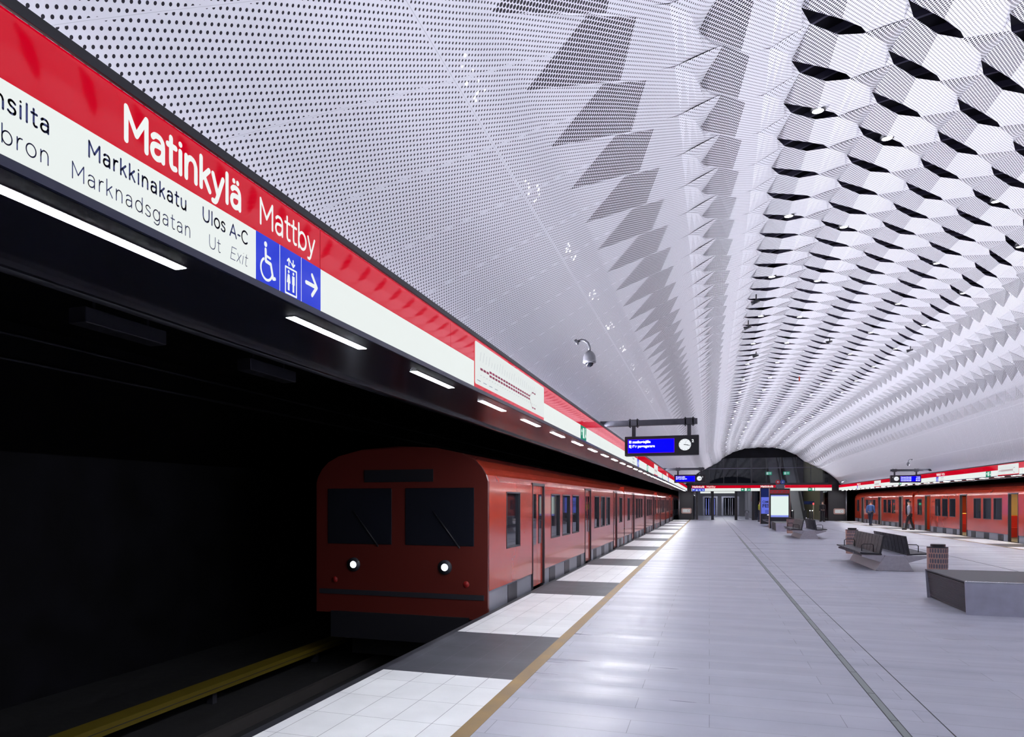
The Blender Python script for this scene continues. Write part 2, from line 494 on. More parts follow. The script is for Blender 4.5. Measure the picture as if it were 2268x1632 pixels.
# ------------------------------------------------------------------ floor
WL, WR = EDGE_LX, EDGE_RX
GL0, GL1 = -1.755, -1.625             # guide strip
GR0, GR1 = 2 * MIDX - GL1, 2 * MIDX - GL0
Y0F = -14.0
mb = MB()
mb.m = 0
mb.box(GL1, Y0F, -1.2, GR0, END_Y + 40, 0.0)                  # core slab
SL0, SLL, SLP = 7.10, 2.42, 6.86
def edge_tiles(x0, x1):
    y = Y0F
    ks = [SL0 + SLP * k for k in range(-3, 11)]
    for s in ks:
        e = min(s, END_Y)
        if e > y:
            mb.m = 1; mb.box(x0, y, -1.2, x1, e, 0.0)
        y2 = min(s + SLL, END_Y)
        if y2 > s:
            mb.m = 2; mb.box(x0, max(s, Y0F), -1.2, x1, y2, 0.0)
        y = max(y, s + SLL)
        if y >= END_Y: break
edge_tiles(WL, GL0)
edge_tiles(GR1, WR)
flo = struct(mb.build('floor', [M.floor, M.tilew, M.tiled]))
for nm, a, b in (('trim_1', GL0, GL1), ('trim_2', GR0, GR1)):
    struct(MB().box(a, Y0F, -0.6, b, END_Y, 0.003).build(nm, M.guide))
for nm, a, b in (('trim_3', WL - 0.09, WL), ('trim_4', WR, WR + 0.09)):
    struct(MB().box(a, Y0F, -0.25, b, END_Y + 0.5, -0.004).build(nm, M.rubber))
# drain channel and expansion joints in the floor
dr = MB(); dr.m = 0
dr.box(1.318, Y0F, -0.02, 1.37, 40.6, 0.0025); dr.m = 1
for x in (1.311, 1.370): dr.box(x, Y0F, -0.02, x + 0.007, 40.6, 0.003)
for k in range(60):
    dr.box(1.318, -13 + k * 0.9, -0.01, 1.37, -13 + k * 0.9 + 0.008, 0.0032)
struct(dr.build('trim_5', [M.hatch, M.jointdark]))
struct(MB().box(1.668, Y0F, -0.01, 1.676, END_Y, 0.0022).box(1.335, 40.6, -0.01, 1.355, 105, 0.0022).box(7.05, Y0F, -0.01, 7.07, END_Y, 0.0022)
       .box(GL1, 33.9, -0.01, GR0, 33.93, 0.0022).box(GL1, 75.2, -0.01, GR0, 75.23, 0.0022).build('trim_6', M.jointdark))

# ------------------------------------------------------------------ vault
ROW = 0.89; ROW0 = 0.58
PA = [(0, 5.10), (1.5, 5.02), (2.57, 4.86), (3.62, 4.46), (4.5, 3.92), (5.1, 3.32), (5.55, 2.80), (5.98, 2.22), (6.32, 1.76), (6.50, 1.48)]
PB = [(0, 4.97), (1.2, 4.90), (2.0, 4.70), (3.0, 4.2), (3.7, 3.62), (4.75, 3.06), (5.5, 2.56), (6.0, 2.15), (6.35, 1.80), (6.60, 1.48)]
def full(P):
    pts = [(-x, z) for x, z in reversed(P[1:])] + list(P)
    pts = [(MIDX + x, 1.7 + z) for x, z in pts]
    return cr(pts, 10)
def arclen(pts):
    L = [0.0]
    for i in range(1, len(pts)):
        L.append(L[-1] + math.hypot(pts[i][0] - pts[i - 1][0], pts[i][1] - pts[i - 1][1]))
    return L
FA, FB = full(PA), full(PB)
LA, LB = arclen(FA), arclen(FB)
def samp(F, L, t):
    s = t * L[-1]
    if s <= 0: i = 0
    elif s >= L[-1]: i = len(L) - 2
    else:
        lo, hi = 0, len(L) - 1
        while hi - lo > 1:
            m_ = (lo + hi) // 2
            if L[m_] <= s: lo = m_
            else: hi = m_
        i = lo
    k = (s - L[i]) / (L[i + 1] - L[i])
    dx, dz = F[i + 1][0] - F[i][0], F[i + 1][1] - F[i][1]
    n = math.hypot(dx, dz)
    return F[i][0] + dx * k, F[i][1] + dz * k, dz / n, -dx / n      # inward normal points down/into the hall
def vpoint(s, D, y):
    t = s / LA[-1]
    x, z, nx, nz = samp(FA, LA, t)
    w = max(0.0, min(1.0, (y - 62.0) / (END_Y - 62.0))); w = w * w * (3 - 2 * w)
    if w > 0:
        xb, zb, nxb, nzb = samp(FB, LB, t)
        x += (xb - x) * w; z += (zb - z) * w; nx += (nxb - nx) * w; nz += (nzb - nz) * w
    return (x + nx * D, y, z + nz * D)
def s_of_x(X):
    for i in range(len(FA) - 1):
        if FA[i][0] <= X <= FA[i + 1][0]:
            return LA[i] + (LA[i + 1] - LA[i]) * (X - FA[i][0]) / (FA[i + 1][0] - FA[i][0])
    return 0.0
CX = {-1: -0.86, 0: 0.06, 1: 0.80, 2: 1.83, 3: 2.92, 4: 4.05, 5: 5.30, 6: 6.38, 7: 7.45, 8: 8.52, 9: 9.45}
CS = {c: s_of_x(x) for c, x in CX.items()}
OPEN = (1, 2, 3, 4, 5)
AMP = {-1: .8, 0: .9, 8: .8}
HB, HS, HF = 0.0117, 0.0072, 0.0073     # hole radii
vv, vf, vu, vm_, vh = [], [], [], [], []
def vface(pts, hole, m=0):
    n = len(vv)
    for s, D, y in pts:
        y = max(YMIN, min(y_end, y))
        vv.append(vpoint(s, D, y)); vu.append((s, y))
    vf.append(tuple(range(n, n + len(pts)))); vm_.append(m); vh.append(hole)
def lerp3(a, b, t): return tuple(a[i] + (b[i] - a[i]) * t for i in range(3))
FOLD, RIM, SHO = 0.035, -0.03, 0.02
SLOPE = 1.30                           # the seams climb the arch diagonally
def cell(c, y):
    """corner points in cell c of the diagonal seam that passes it at y: (arc length, depth into the hall, y)"""
    if c == 9: return {'E0': (CS[9], 0, y + .39), 'N0': (CS[9], 0, y + .39)}
    w = CS[c + 1] - CS[c]; s0 = CS[c]; a = AMP.get(c, 1.0)
    if c in OPEN:
        q = dict(E0=(0, 0.02, RIM - .005), Ea=(.385, .545, FOLD - .012), Eb=(.60, .90, SHO), R=(.648, 1.065, SHO), N0=(.113, .391, RIM), N1=(.385, .79, FOLD))
    elif c == -1:
        q = dict(E0=(-.37, -.76, RIM), Ea=(.203, .30, FOLD), Eb=(.52, .80, SHO + .01), R=(.648, 1.02, SHO), N0=(.113, .20, RIM), N1=(.40, .72, FOLD))
    elif c == 0:
        q = dict(E0=(-.22, .05, RIM), Ea=(.28, .80, FOLD), Eb=(.54, 1.06, SHO + .01), R=(.648, 1.16, SHO), N0=(.113, .58, RIM), N1=(.39, 1.0, FOLD))
    else:
        q = dict(E0=(-.04, .14, RIM), Ea=(.46, .86, FOLD), Eb=(.58, .97, SHO + .01), R=(.648, 1.07, SHO), N0=(.113, .391, RIM), N1=(.26, .61, FOLD))
    return {k: (s0 + u * w, D * a, y + dy) for k, (u, dy, D) in q.items()}
y_end = 75.9
YMIN = -13.9
nrow = int((y_end - ROW0) / ROW) + 4
for i in range(-26, nrow + 1):
    ya, yb, yc = ROW0 + i * ROW, ROW0 + (i + 1) * ROW, ROW0 + (i + 2) * ROW
    # flat lower sheets, left and right of the folded field
    k = 8
    a_, b_, an = cell(-1, ya)['E0'], cell(-1, yb)['E0'], cell(-1, ya)['N0']
    def P(e, q): return (e[0] * q, e[1] if q == 1 else 0.0, e[2] - (1 - q) * e[0] * SLOPE)
    for j in range(k):
        vface([P(a_, j / k), P(a_, (j + 1) / k), P(b_, (j + 1) / k), P(b_, j / k)], HF, 1)
    vface([a_, an, b_], HF, 1)
    L9 = LA[-1]; ra, rb = cell(9, yb + 8 * ROW)['E0'], cell(9, yc + 8 * ROW)['E0']
    for j in range(k):
        q0, q1 = j / k, (j + 1) / k
        f = lambda e, q: (e[0] + (L9 - e[0]) * q, 0, e[2] + (L9 - e[0]) * q * SLOPE - 0.0)
        vface([f(ra, q0), f(ra, q1), f(rb, q1), f(rb, q0)], HF, 1)
    for c in range(-1, 9):
        oa = (c + 1) * ROW                       # every column the strip is one pitch farther on
        n, e = cell(c, ya + oa), cell(c, yb + oa)
        nr, fr = cell(c + 1, yb + oa), cell(c + 1, yc + oa)
        n0r, n0f, e0f = nr['N0'], fr['N0'], fr['E0']
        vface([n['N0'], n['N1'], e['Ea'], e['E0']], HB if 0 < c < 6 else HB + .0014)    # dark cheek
        K = 6
        def cre(t):                                                     # curved crease from seam to the next opening
            p = lerp3(n['R'], e0f, t); u = math.sin(math.pi * t)
            return (p[0] + .05 * u, p[1] + .05 * u, p[2] - .03 * u)
        far = [e['Ea'], e['Eb'], e['R'], n0f]
        fl = [0, .25, .34, 1.0]
        def farp(t):
            for q in range(3):
                if t <= fl[q + 1] + 1e-9: return lerp3(far[q], far[q + 1], (t - fl[q]) / (fl[q + 1] - fl[q]))
            return far[3]
        near = [n['N1'], n['R']] + [cre(q / K) for q in range(1, K + 1)]
        tn = [0.0, .25] + [.25 + .75 * q / K for q in range(1, K + 1)]
        for q in range(len(near) - 1):                                  # bright belly between fold and crease
            vface([near[q], near[q + 1], farp(tn[q + 1]), farp(tn[q])], HS)
        fan = [n['R']] + [cre(q / K) for q in range(1, K + 1)]
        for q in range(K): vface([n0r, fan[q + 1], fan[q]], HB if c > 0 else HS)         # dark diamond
        if c not in OPEN:                                               # closed seam
            nn = e
            vface([e['E0'], e['Ea'], nn['N1'], nn['N0']], HS)
            vface([e['Ea'], e['Eb'], nn['R'], nn['N1']], HS)
me = bpy.data.meshes.new('ceiling')
me.from_pydata(vv, [], vf)
me.materials.append(M.perf); me.materials.append(M.perfflat)
me.polygons.foreach_set('material_index', vm_)
uvl = me.uv_layers.new(name='UVMap')
flat = []
for lp in me.loops: flat += list(vu[lp.vertex_index])
uvl.data.foreach_set('uv', flat)
at = me.attributes.new('hole', 'FLOAT', 'FACE')
at.data.foreach_set('value', vh)
me.update()
ceil = bpy.data.objects.new('ceiling', me); COL.objects.link(ceil); struct(ceil)
# dark lining and bars above the sheets
mb = MB()
def shell(off, y0, y1, n=40):
    L = LA[-1]
    for j in range(n):
        s0, s1 = L * j / n, L * (j + 1) / n
        mb.quad([vpoint(s0, off, y0), vpoint(s1, off, y0), vpoint(s1, off, y1), vpoint(s0, off, y1)])
for y0, y1 in ((-14, 62), (62, 66), (66, 70), (70, 73), (73, 76.4)): shell(-0.75, y0, y1)
mb.build('dark_lining', M.void, ceil)
def rib(mb, y):
    n = 26; s0, s1 = CS[1] - .6, CS[6] + .6
    for j in range(n):
        a0, a1 = s0 + (s1 - s0) * j / n, s0 + (s1 - s0) * (j + 1) / n
        q = [(a0, a1, -.13, y - .02), (a0, a1, -.13, y + .02), (a0, a1, -.20, y + .02), (a0, a1, -.20, y - .02)]
        for k in range(4):
            u, v = q[k], q[(k + 1) % 4]
            mb.quad([vpoint(a0, u[2], u[3]), vpoint(a1, u[2], u[3]), vpoint(a1, v[2], v[3]), vpoint(a0, v[2], v[3])])
RB = [ROW0 + .20 + ROW / 2 * k for k in range(0, 165)]
far_ = MB()
for k, y in enumerate(RB):
    if y > 75: break
    if k < 98:
        b = MB(); rib(b, y); b.build('arch_rib', M.bar, ceil)
    else: rib(far_, y)
far_.build('arch_rib', M.bar, ceil)['kind'] = 'stuff'

# ------------------------------------------------------------------ lamps in the vault openings
LG = 'downlights in the vault openings'
lamp0 = thing('downlight', 'round white downlight hanging in a dark opening of the perforated vault', 'lamp', (0, 0, 0), group=LG)
MB().tube([(0, 0, 0.005), (0, 0, 0.20)], 0.085, 20).build('housing', M.black, lamp0, True)
b = MB(); b.disc((0, 0, 0), (1, 0, 0), (0, 1, 0), 0.062, 24); b.build('lens', M.lamp, lamp0)
sl = bpy.data.lights.new('downlight_beam', 'SPOT'); sl.energy = 16; sl.spot_size = math.radians(95); sl.spot_blend = 0.6; sl.shadow_soft_size = 0.07; sl.color = (0.9, 0.92, 1.0)
first = True
def put_lamp(c, i):
    global first
    s = CS[c] + 0.40 * (CS[c + 1] - CS[c]); y = ROW0 + i * ROW + 0.63
    x, yy, z = vpoint(s, 0.02, y)
    if first:
        lamp0.location = (x, yy, z); o = lamp0; first = False
    else:
        o = dup(lamp0, (x, yy, z))
    l = bpy.data.objects.new('beam', sl); COL.objects.link(l); l.parent = o; l.location = (0, 0, -0.03)
for c, i0 in ((1, 10), (2, 12), (4, 16), (5, 19)):
    for i in range(i0, 84, 4):
        put_lamp(c, i)
# light points glowing through the holes low on both flanks
def glints(X, ys, label, group):
    s = s_of_x(X)
    for y in ys:
        b = MB()
        for k in range(9):
            ss, yy = s + random.uniform(-.05, .05), y + random.uniform(-.28, .28)
            p = Vector(vpoint(ss, 0.004, yy)); q = Vector(vpoint(ss + .05, 0.004, yy))
            U = (q - p).normalized()
            b.disc(p, U, (0, 1, 0), random.uniform(.006, .012), 8)
        tag(b.build('flank_light', M.glint), label, 'lamp', group)
glints(8.5, [27.6 + 2.19 * k for k in range(19)], 'sparkle of lamp points shining through the holes of the right vault flank', 'lamp points on the right flank')
glints(-1.36, [4.4 + 1.75 * k for k in range(10)], 'sparkle of lamp points shining through the holes of the left vault flank', 'lamp points on the left flank')

SG = 'small dark loudspeakers under the vault'
sp0 = thing('loudspeaker', 'tiny dark horn loudspeaker hanging under the vault beside an opening', 'loudspeaker', (0, 0, 0), 0, SG)
MB().tube([(-.10, 0, -.12), (-.02, 0, -.10), (.07, 0, -.08)], [.05, .035, .025], 12).build('horn', M.black, sp0, True)
MB().tube([(0, 0, -.10), (0, 0, .12)], .014, 8).build('bracket', M.black, sp0, True)
for k, (x, y) in enumerate(((.95, 18.3), (.90, 20.8), (1.36, 26.0), (3.47, 26.3), (6.05, 28.3))):
    p = vpoint(s_of_x(x), .05, y)
    if k == 0: sp0.location = p
    else: dup(sp0, p)
p = vpoint(s_of_x(3.40), .02, 34.0)
tag(MB().box(p[0] - .025, p[1], p[2] - .19, p[0] + .025, p[1] + .01, p[2] + .04).build('tag_strip', M.train), 'tiny orange tag hanging from the crest of the vault', 'tag')

# ------------------------------------------------------------------ sign boxes above the platform edges
SZ0, SZM, SZ1 = 2.718, 2.944, 3.157
PITCH = 2.19
LPL = lambda y, z=0.0: Plane((SIGN_LX, y, z), (0, 1, 0), (0, 0, 1), (1, 0, 0))
RPL = lambda y, z=0.0: Plane((SIGN_RX, y, z), (0, -1, 0), (0, 0, 1), (-1, 0, 0))
def module(side, ya, yb, label, group=None, redall=False):
    s = 1 if side == 'L' else -1
    X = SIGN_LX if side == 'L' else SIGN_RX
    t = thing('illuminated_sign', label, 'sign', (0, 0, 0), 0, group)
    b = MB(); b.box(min(X - s * .002, X - s * .16), ya + .002, SZ0 + .004, max(X - s * .002, X - s * .16), yb - .002, SZ1 - .002)
    b.build('housing', M.black, t)
    xa, xb = sorted((X - s * .004, X))
    MB().box(xa, ya + .003, SZM if not redall else SZ0, xb, yb - .003, SZ1).build('red_band', M.red_sign, t)
    if not redall:
        MB().box(xa, ya + .003, SZ0, xb, yb - .003, SZM).build('white_band', M.white_sign, t)
    xc, xd = sorted((X - s * .002, X + s * .012))
    MB().box(xc, ya, SZ0 - .035, xd, yb, SZ0 - .003).build('lower_trim', M.navytrim, t)
    MB().box(xc, ya, SZ1 + .002, xd, yb, SZ1 + .04).build('upper_lip', M.lip, t)
    return t
def wheelchair(mb, pl, cx, cy, h, k):
    w = h * 0.055
    mb.quad([pl.p(cx - .10 * h + .07 * h * math.cos(t * math.pi / 10), cy + .42 * h + .07 * h * math.sin(t * math.pi / 10), k) for t in range(20)])
    stroke(mb, pl, [(cx - .10 * h, cy + .29 * h), (cx - .09 * h, cy - .0 * h), (cx + .14 * h, cy - .02 * h), (cx + .25 * h, cy - .36 * h), (cx + .34 * h, cy - .34 * h)], w * 1.7, k)
    stroke(mb, pl, [(cx - .09 * h, cy + .14 * h), (cx + .12 * h, cy + .12 * h)], w * 1.2, k)
    stroke(mb, pl, [(cx - .05 * h + .27 * h * math.cos(math.radians(a)), cy - .20 * h + .27 * h * math.sin(math.radians(a))) for a in range(120, 340, 8)], w * 1.2, k)
def arrow(mb, pl, cx, cy, h, ang, w, k):
    c, s = math.cos(ang), math.sin(ang)
    R = lambda x, y: (cx + (x * c - y * s) * h, cy + (x * s + y * c) * h)
    stroke(mb, pl, [R(-.45, 0), R(.42, 0)], w, k)
    stroke(mb, pl, [R(.05, .42), R(.45, 0), R(.05, -.42)], w, k)
def liftpic(mb, pl, cx, cy, h, k):
    w = h * .045
    x0, x1, y0, y1 = cx - .26 * h, cx + .26 * h, cy - .46 * h, cy + .16 * h
    stroke(mb, pl, [(x0, y0), (x1, y0), (x1, y1), (x0, y1), (x0, y0)], w, k)
    arrow(mb, pl, cx - .10 * h, cy + .31 * h, .17 * h, math.pi / 2, w, k)
    arrow(mb, pl, cx + .10 * h, cy + .31 * h, .17 * h, -math.pi / 2, w, k)
    for sx, fem in ((-.11, 1), (.11, 0)):
        px = cx + sx * h
        mb.quad([pl.p(px + .04 * h * math.cos(t * math.pi / 6), cy + .07 * h + .04 * h * math.sin(t * math.pi / 6), k) for t in range(12)])
        if fem: poly(mb, pl, [(px - .045 * h, cy + .01 * h), (px + .045 * h, cy + .01 * h), (px + .085 * h, cy - .2 * h), (px - .085 * h, cy - .2 * h)], k)
        else: rect(mb, pl, px - .06 * h, cy - .2 * h, px + .06 * h, cy + .01 * h, k)
        rect(mb, pl, px - .04 * h, cy - .38 * h, px + .04 * h, cy - .19 * h, k)
def pictos(t, pl, a0, w, kinds):
    """row of blue fields with white pictograms at the right end of the white band"""
    for i, kd in enumerate(kinds):
        x0 = a0 + i * w
        b = MB(); rect(b, pl, x0 + .0015, SZ0, x0 + w - .0015, SZM, 1.0)
        f = b.build('blue_field', M.blue_sign, t)
        b = MB(); cx, cy = x0 + w / 2, (SZ0 + SZM) / 2
        if kd == 'wheelchair': wheelchair(b, pl, cx - .005, cy - .004, .185, 2)
        elif kd == 'lift': liftpic(b, pl, cx, cy - .01, .205, 2)
        elif kd == 'right': arrow(b, pl, cx, cy, .125, 0, .021, 2)
        elif kd == 'up': arrow(b, pl, cx, cy, .125, math.pi / 2, .021, 2)
        b.build({'wheelchair': 'wheelchair_pictogram', 'lift': 'lift_pictogram', 'right': 'arrow', 'up': 'arrow'}[kd], M.white_let, f)
        if i:
            b = MB(); rect(b, pl, x0 - .0015, SZ0, x0 + .0015, SZM, 1.5); b.build('divider', M.white_let, f)
def greenfield(t, pl, a0):
    b = MB(); rect(b, pl, a0, SZ0, a0 + .6, SZM, 1.0); f = b.build('green_field', M.green_sign, t)
    b = MB(); rect(b, pl, a0 + .24, SZ0 + .03, a0 + .36, SZM - .03, 2)
    arrow(b, pl, a0 + .12, SZ0 + .12, .1, math.pi / 2, .02, 2)
    b.build('exit_symbol', M.exitwhite, f); b = MB()
    stroke(b, pl, [(a0 + .46, SZ0 + .05), (a0 + .5, SZ0 + .11), (a0 + .47, SZ0 + .17)], .025, 2)
    stroke(b, pl, [(a0 + .5, SZ0 + .11), (a0 + .55, SZ0 + .06)], .025, 2)
    b.disc(pl.p(a0 + .48, SZ0 + .195, 2), pl.R, pl.U, .018, 12)
    b.build('running_figure', M.exitwhite, f)
def name_text(t, pl, big):
    """station name row; big = distance from the left end of Matinkylä"""
    b = MB(); letters(b, pl, 'Matinkylä', big, 2.990, .168, .135, .012); b.build('name_lettering', M.white_let, t)
    b = MB(); letters(b, pl, 'Mattby', big + .868, 2.990, .164, .085, .016); b.build('name_lettering', M.white_let, t)
    b = MB()
    letters(b, pl, 'Markkinakatu', big - .165, 2.856, .0755, .105, .078)
    letters(b, pl, 'Ulos A-C', big + .448, 2.856, .0755, .105, .05)
    letters(b, pl, 'Marknadsgatan', big - .236, 2.757, .0765, .06, .088)
    letters(b, pl, 'Ut', big + .49, 2.757, .0755, .055, .06)
    letters(b, pl, 'Exit', big + .640, 2.757, .0755, .045, .05, .18)
    b.build('street_lettering', M.navy, t)
    pictos(t, pl, big + .842, .2075, ['wheelchair', 'lift', 'right'])

# left side
t = module('L', -0.76, 3.62, 'long sign reading Matinkylä Mattby with blue wheelchair, lift and arrow fields, nearest the viewer')
pl = LPL(0.0); name_text(t, pl, 2.158)
b = MB()
w = text_width('Piispansilta', .0755, .075); letters(b, pl, 'Piispansilta', 1.845 - w, 2.856, .0755, .105, .075)
w = text_width('Biskopsbron', .0765, .085); letters(b, pl, 'Biskopsbron', 1.845 - w, 2.757, .0765, .06, .085)
b.build('street_lettering', M.navy, t)
BL = 'blank red over white backlit sign panel above the left track'
def route_map(t, pl, a0, a1):
    """white rounded panel with the branching metro line diagram"""
    z0, z1 = 2.752, 3.131; r = .025; W = a1 - a0; H = z1 - z0
    b = MB()
    pts = []
    for cx, cy, s in ((a1 - r, z0 + r, 270), (a1 - r, z1 - r, 0), (a0 + r, z1 - r, 90), (a0 + r, z0 + r, 180)):
        pts += [(cx + r * math.cos(math.radians(s + q * 15)), cy + r * math.sin(math.radians(s + q * 15))) for q in range(7)]
    poly(b, pl, pts, 2.0); rm = b.build('map_sheet', M.mapwhite, t)
    b = MB(); zc = z0 + H * .40; dz = .018; n = 24; st = W * .82 / n; x0 = a0 + W * .05
    for k in range(n):
        xa = x0 + k * st + .1 * st; xb = xa + .8 * st
        for z in ((zc,) if k < 3 else (zc - dz, zc + dz)):
            if k < 20: rect(b, pl, xa, z - .0105, xb, z + .0105, 3)
    xe = x0 + 20 * st
    for sgn, zz in ((1, zc + .075), (-1, zc - .10)):
        stroke(b, pl, [(xe, zc + sgn * dz), (xe + st, zz)], .006, 3)
        for k in range(2): rect(b, pl, xe + st * (1.1 + k), zz - .008, xe + st * (1.85 + k), zz + .008, 3)
    b.build('metro_line', M.maroon, rm)
    b = MB()
    for k in range(25):
        xx = x0 + k * st * .95; ln = random.uniform(.05, .095)
        stroke(b, pl, [(xx, zc + .07), (xx + ln * .45, zc + .07 + ln)], .005, 3)
        rect(b, pl, xx + .02, zc - .06, xx + .05, zc - .055, 3)
    for k in range(4): rect(b, pl, a0 + .06 + .2 * k, z0 + .035, a0 + .17 + .2 * k, z0 + .042, 3)
    b.build('station_names', M.greyprint, rm)
mods = [3.62 + PITCH * k for k in range(0, 34)]
special = {}
for k, ya in enumerate(mods):
    yb = min(ya + PITCH, END_Y - .4)
    if ya >= END_Y - .6: break
    if k == 1:      # 5.81 - 10.19 carries the line map
        t = module('L', ya, ya + .655, BL, 'blank sign panels over the left track')
        t = module('L', ya + .655, ya + .655 + 3.03, 'red sign panel with the white metro line map, left of the dome camera', redall=True)
        route_map(t, LPL(0), ya + .668, ya + .655 + 3.015)
        t = module('L', ya + .655 + 3.03, 10.19, BL, 'blank sign panels over the left track')
    elif k == 2: continue
    elif k == 4:
        t = module('L', ya, yb, 'backlit sign panel with a green emergency exit field, left of the near hanging display')
        greenfield(t, LPL(0), 12.40)
    elif k == 8:
        t = module('L', ya, yb, 'second Matinkylä Mattby sign over the left track, just behind the near hanging display')
        b = MB(); pl = LPL(0)
        letters(b, pl, 'Matinkylä', ya + .25, 2.990, .168, .135, .012); letters(b, pl, 'Mattby', ya + 1.12, 2.990, .164, .085, .016)
        b.build('name_lettering', M.white_let, t)
        b = MB(); letters(b, pl, 'Markkinakatu', ya + .15, 2.856, .0755, .105, .078); letters(b, pl, 'Marknadsgatan', ya + .1, 2.757, .0765, .06, .088); b.build('street_lettering', M.navy, t)
        pictos(t, pl, yb - .65, .2075, ['wheelchair', 'lift', 'right'])
    elif k in (10, 14):
        t = module('L', ya, yb, ['backlit sign panel with a narrow green exit field before the far line map', 'backlit sign panel with a narrow green exit field beyond the far line map'][k == 14])
        greenfield(t, LPL(0), ya + .8)
    elif k == 12:
        t = module('L', ya, yb, 'far red sign panel with a white metro line map over the left track', redall=True)
        route_map(t, LPL(0), ya + .02, yb - .02)
    elif k == 16:
        t = module('L', ya, yb, 'third Matinkylä Mattby sign over the left track, behind the far hanging display')
        b = MB(); letters(b, LPL(0), 'Matinkylä', ya + .25, 2.990, .168, .135, .012); letters(b, LPL(0), 'Mattby', ya + 1.12, 2.990, .164, .085, .016); b.build('name_lettering', M.white_let, t)
        pictos(t, LPL(0), yb - .65, .2075, ['wheelchair', 'lift', 'right'])
    else:
        module('L', ya, yb, BL, 'blank sign panels over the left track')
module('L', -9.52, -0.76, 'long blank backlit sign panel above the left track beside and behind the viewer')
# right side
RB = 'blank red over white backlit sign panel above the right track'
y = END_Y - .5; k = 0
while y > 4:
    ya, yb = y - PITCH, y; k += 1
    pl = RPL(0)
    mid = (ya + yb) / 2
    def R_(yy): return -yy
    if abs(mid - 44.3) < PITCH / 2 or abs(mid - 66.4) < PITCH / 2:
        nearer = mid < 50
        t = module('R', ya, yb, 'Matinkylä Mattby sign above the right track, right of the hanging display' if nearer else 'Matinkylä Mattby sign above the right track, left of the hanging display near the far end')
        b = MB(); letters(b, pl, 'Matinkylä', -yb + .1, 2.990, .168, .135, .012); letters(b, pl, 'Mattby', -yb + .98, 2.990, .164, .085, .016); b.build('name_lettering', M.white_let, t)
        b = MB(); letters(b, pl, 'Markkinakatu', -yb + .8, 2.856, .0755, .105, .078); letters(b, pl, 'Marknadsgatan', -yb + .8, 2.757, .0765, .06, .088); b.build('street_lettering', M.greyprint, t)
        pictos(t, pl, -yb + .02, .2075, ['wheelchair', 'lift'])
    elif abs(mid - 36.9) < PITCH / 2 or abs(mid - 51.7) < PITCH / 2:
        nearer = mid < 45
        t = module('R', ya, yb, 'backlit sign panel with a green exit field above the right track, near the frame edge' if nearer else 'backlit sign panel with a green exit field seen under the right hanging display')
        greenfield(t, pl, -mid - .3)
    elif abs(mid - 33.9) < PITCH / 2 or abs(mid - 58.2) < PITCH / 2:
        nearer = mid < 45
        t = module('R', ya, yb, 'red sign panel with the white metro line map at the right frame edge' if nearer else 'red sign panel with a white metro line map left of the right hanging display', redall=True)
        route_map(t, pl, -yb + .02, -ya - .02)
    else:
        module('R', ya, yb, RB, 'blank sign panels over the right track')
    y -= PITCH

# soffits: glossy dark ceiling strips beside the signs, canopy backs
def soffit(s, X, nm):
    x0, x1 = X - s * .01, X - s * .73
    b = MB(); b.box(min(x0, x1), -13.5, 2.686, max(x0, x1), END_Y, 2.72)
    xw = X - s * .73
    b.box(min(xw, xw - s * .03), -13.5, 2.66, max(xw, xw - s * .03), END_Y, 3.6)
    struct(b.build(nm, M.soffit))
soffit(1, SIGN_LX, 'trim_7'); soffit(-1, SIGN_RX, 'trim_8')
def strip_light(X, y, label, group, proto=[]):
    key = 0 if X < 0 else 1
    if len(proto) > key and proto[key]:
        return dup(proto[key], (X, y, 2.686))
    o = thing('strip_light', label, 'lamp', (X, y, 2.686), 0, group)
    MB().box(-.034, 0, -.0015, .034, .92, .01).build('frame', M.black, o)
    MB().box(-.027, .01, -.0022, .027, .91, -.0015).build('diffuser', M.strip, o)
    while len(proto) <= key: proto.append(None)
    proto[key] = o
    return o
for k in range(-5, 41):
    strip_light(SIGN_LX - .145, 1.75 + 1.8 * k, 'white strip light set in the dark soffit under the left signs', 'strip lights in the left soffit')
for k in range(-5, 41):
    strip_light(SIGN_RX + .145, 1.75 + 1.8 * k, 'white strip light set in the dark soffit under the right signs', 'strip lights in the right soffit')

# ------------------------------------------------------------------ track troughs and tunnel sides
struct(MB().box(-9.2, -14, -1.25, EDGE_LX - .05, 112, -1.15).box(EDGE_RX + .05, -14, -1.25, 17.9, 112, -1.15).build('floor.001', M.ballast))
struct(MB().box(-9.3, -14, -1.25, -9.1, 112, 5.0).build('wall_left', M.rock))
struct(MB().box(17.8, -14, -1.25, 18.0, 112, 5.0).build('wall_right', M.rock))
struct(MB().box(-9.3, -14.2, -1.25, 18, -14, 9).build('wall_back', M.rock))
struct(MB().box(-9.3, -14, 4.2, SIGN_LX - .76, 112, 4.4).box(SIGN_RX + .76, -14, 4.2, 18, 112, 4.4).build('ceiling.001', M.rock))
struct(MB().box(EDGE_LX - .02, -14, -1.2, EDGE_LX + .3, END_Y + .5, -.3).box(EDGE_RX - .3, -14, -1.2, EDGE_RX + .02, END_Y + .5, -.3).build('trim_9', M.dark))
for x, lab in ((-4.05, 'near running rail of the left track'), (-5.49, 'far running rail of the left track')):
    tag(MB().box(x - .035, -13.5, -1.15, x + .035, 110, -1.0).build('rail', M.rail), lab, 'rail')
t = thing('third_rail', 'yellow covered conductor rail beside the left tunnel wall', 'rail', (-6.6, -2, -1.15))
MB().box(-.13, -11, .18, .13, 60, .30).build('yellow_cover', M.yellowrail, t)
MB().box(-.14, -11, .235, .137, 60, .243).build('cover_groove', M.jointdark, t)
for k in range(16): MB().box(-.05, k * 3.0 - 10, 0, .05, k * 3.0 - 9.9, .18).build('bracket', M.dark, t)
t = thing('service_pipe', 'long dark pipe running along the left tunnel ceiling', 'pipe', (-5.2, 0, 3.56))
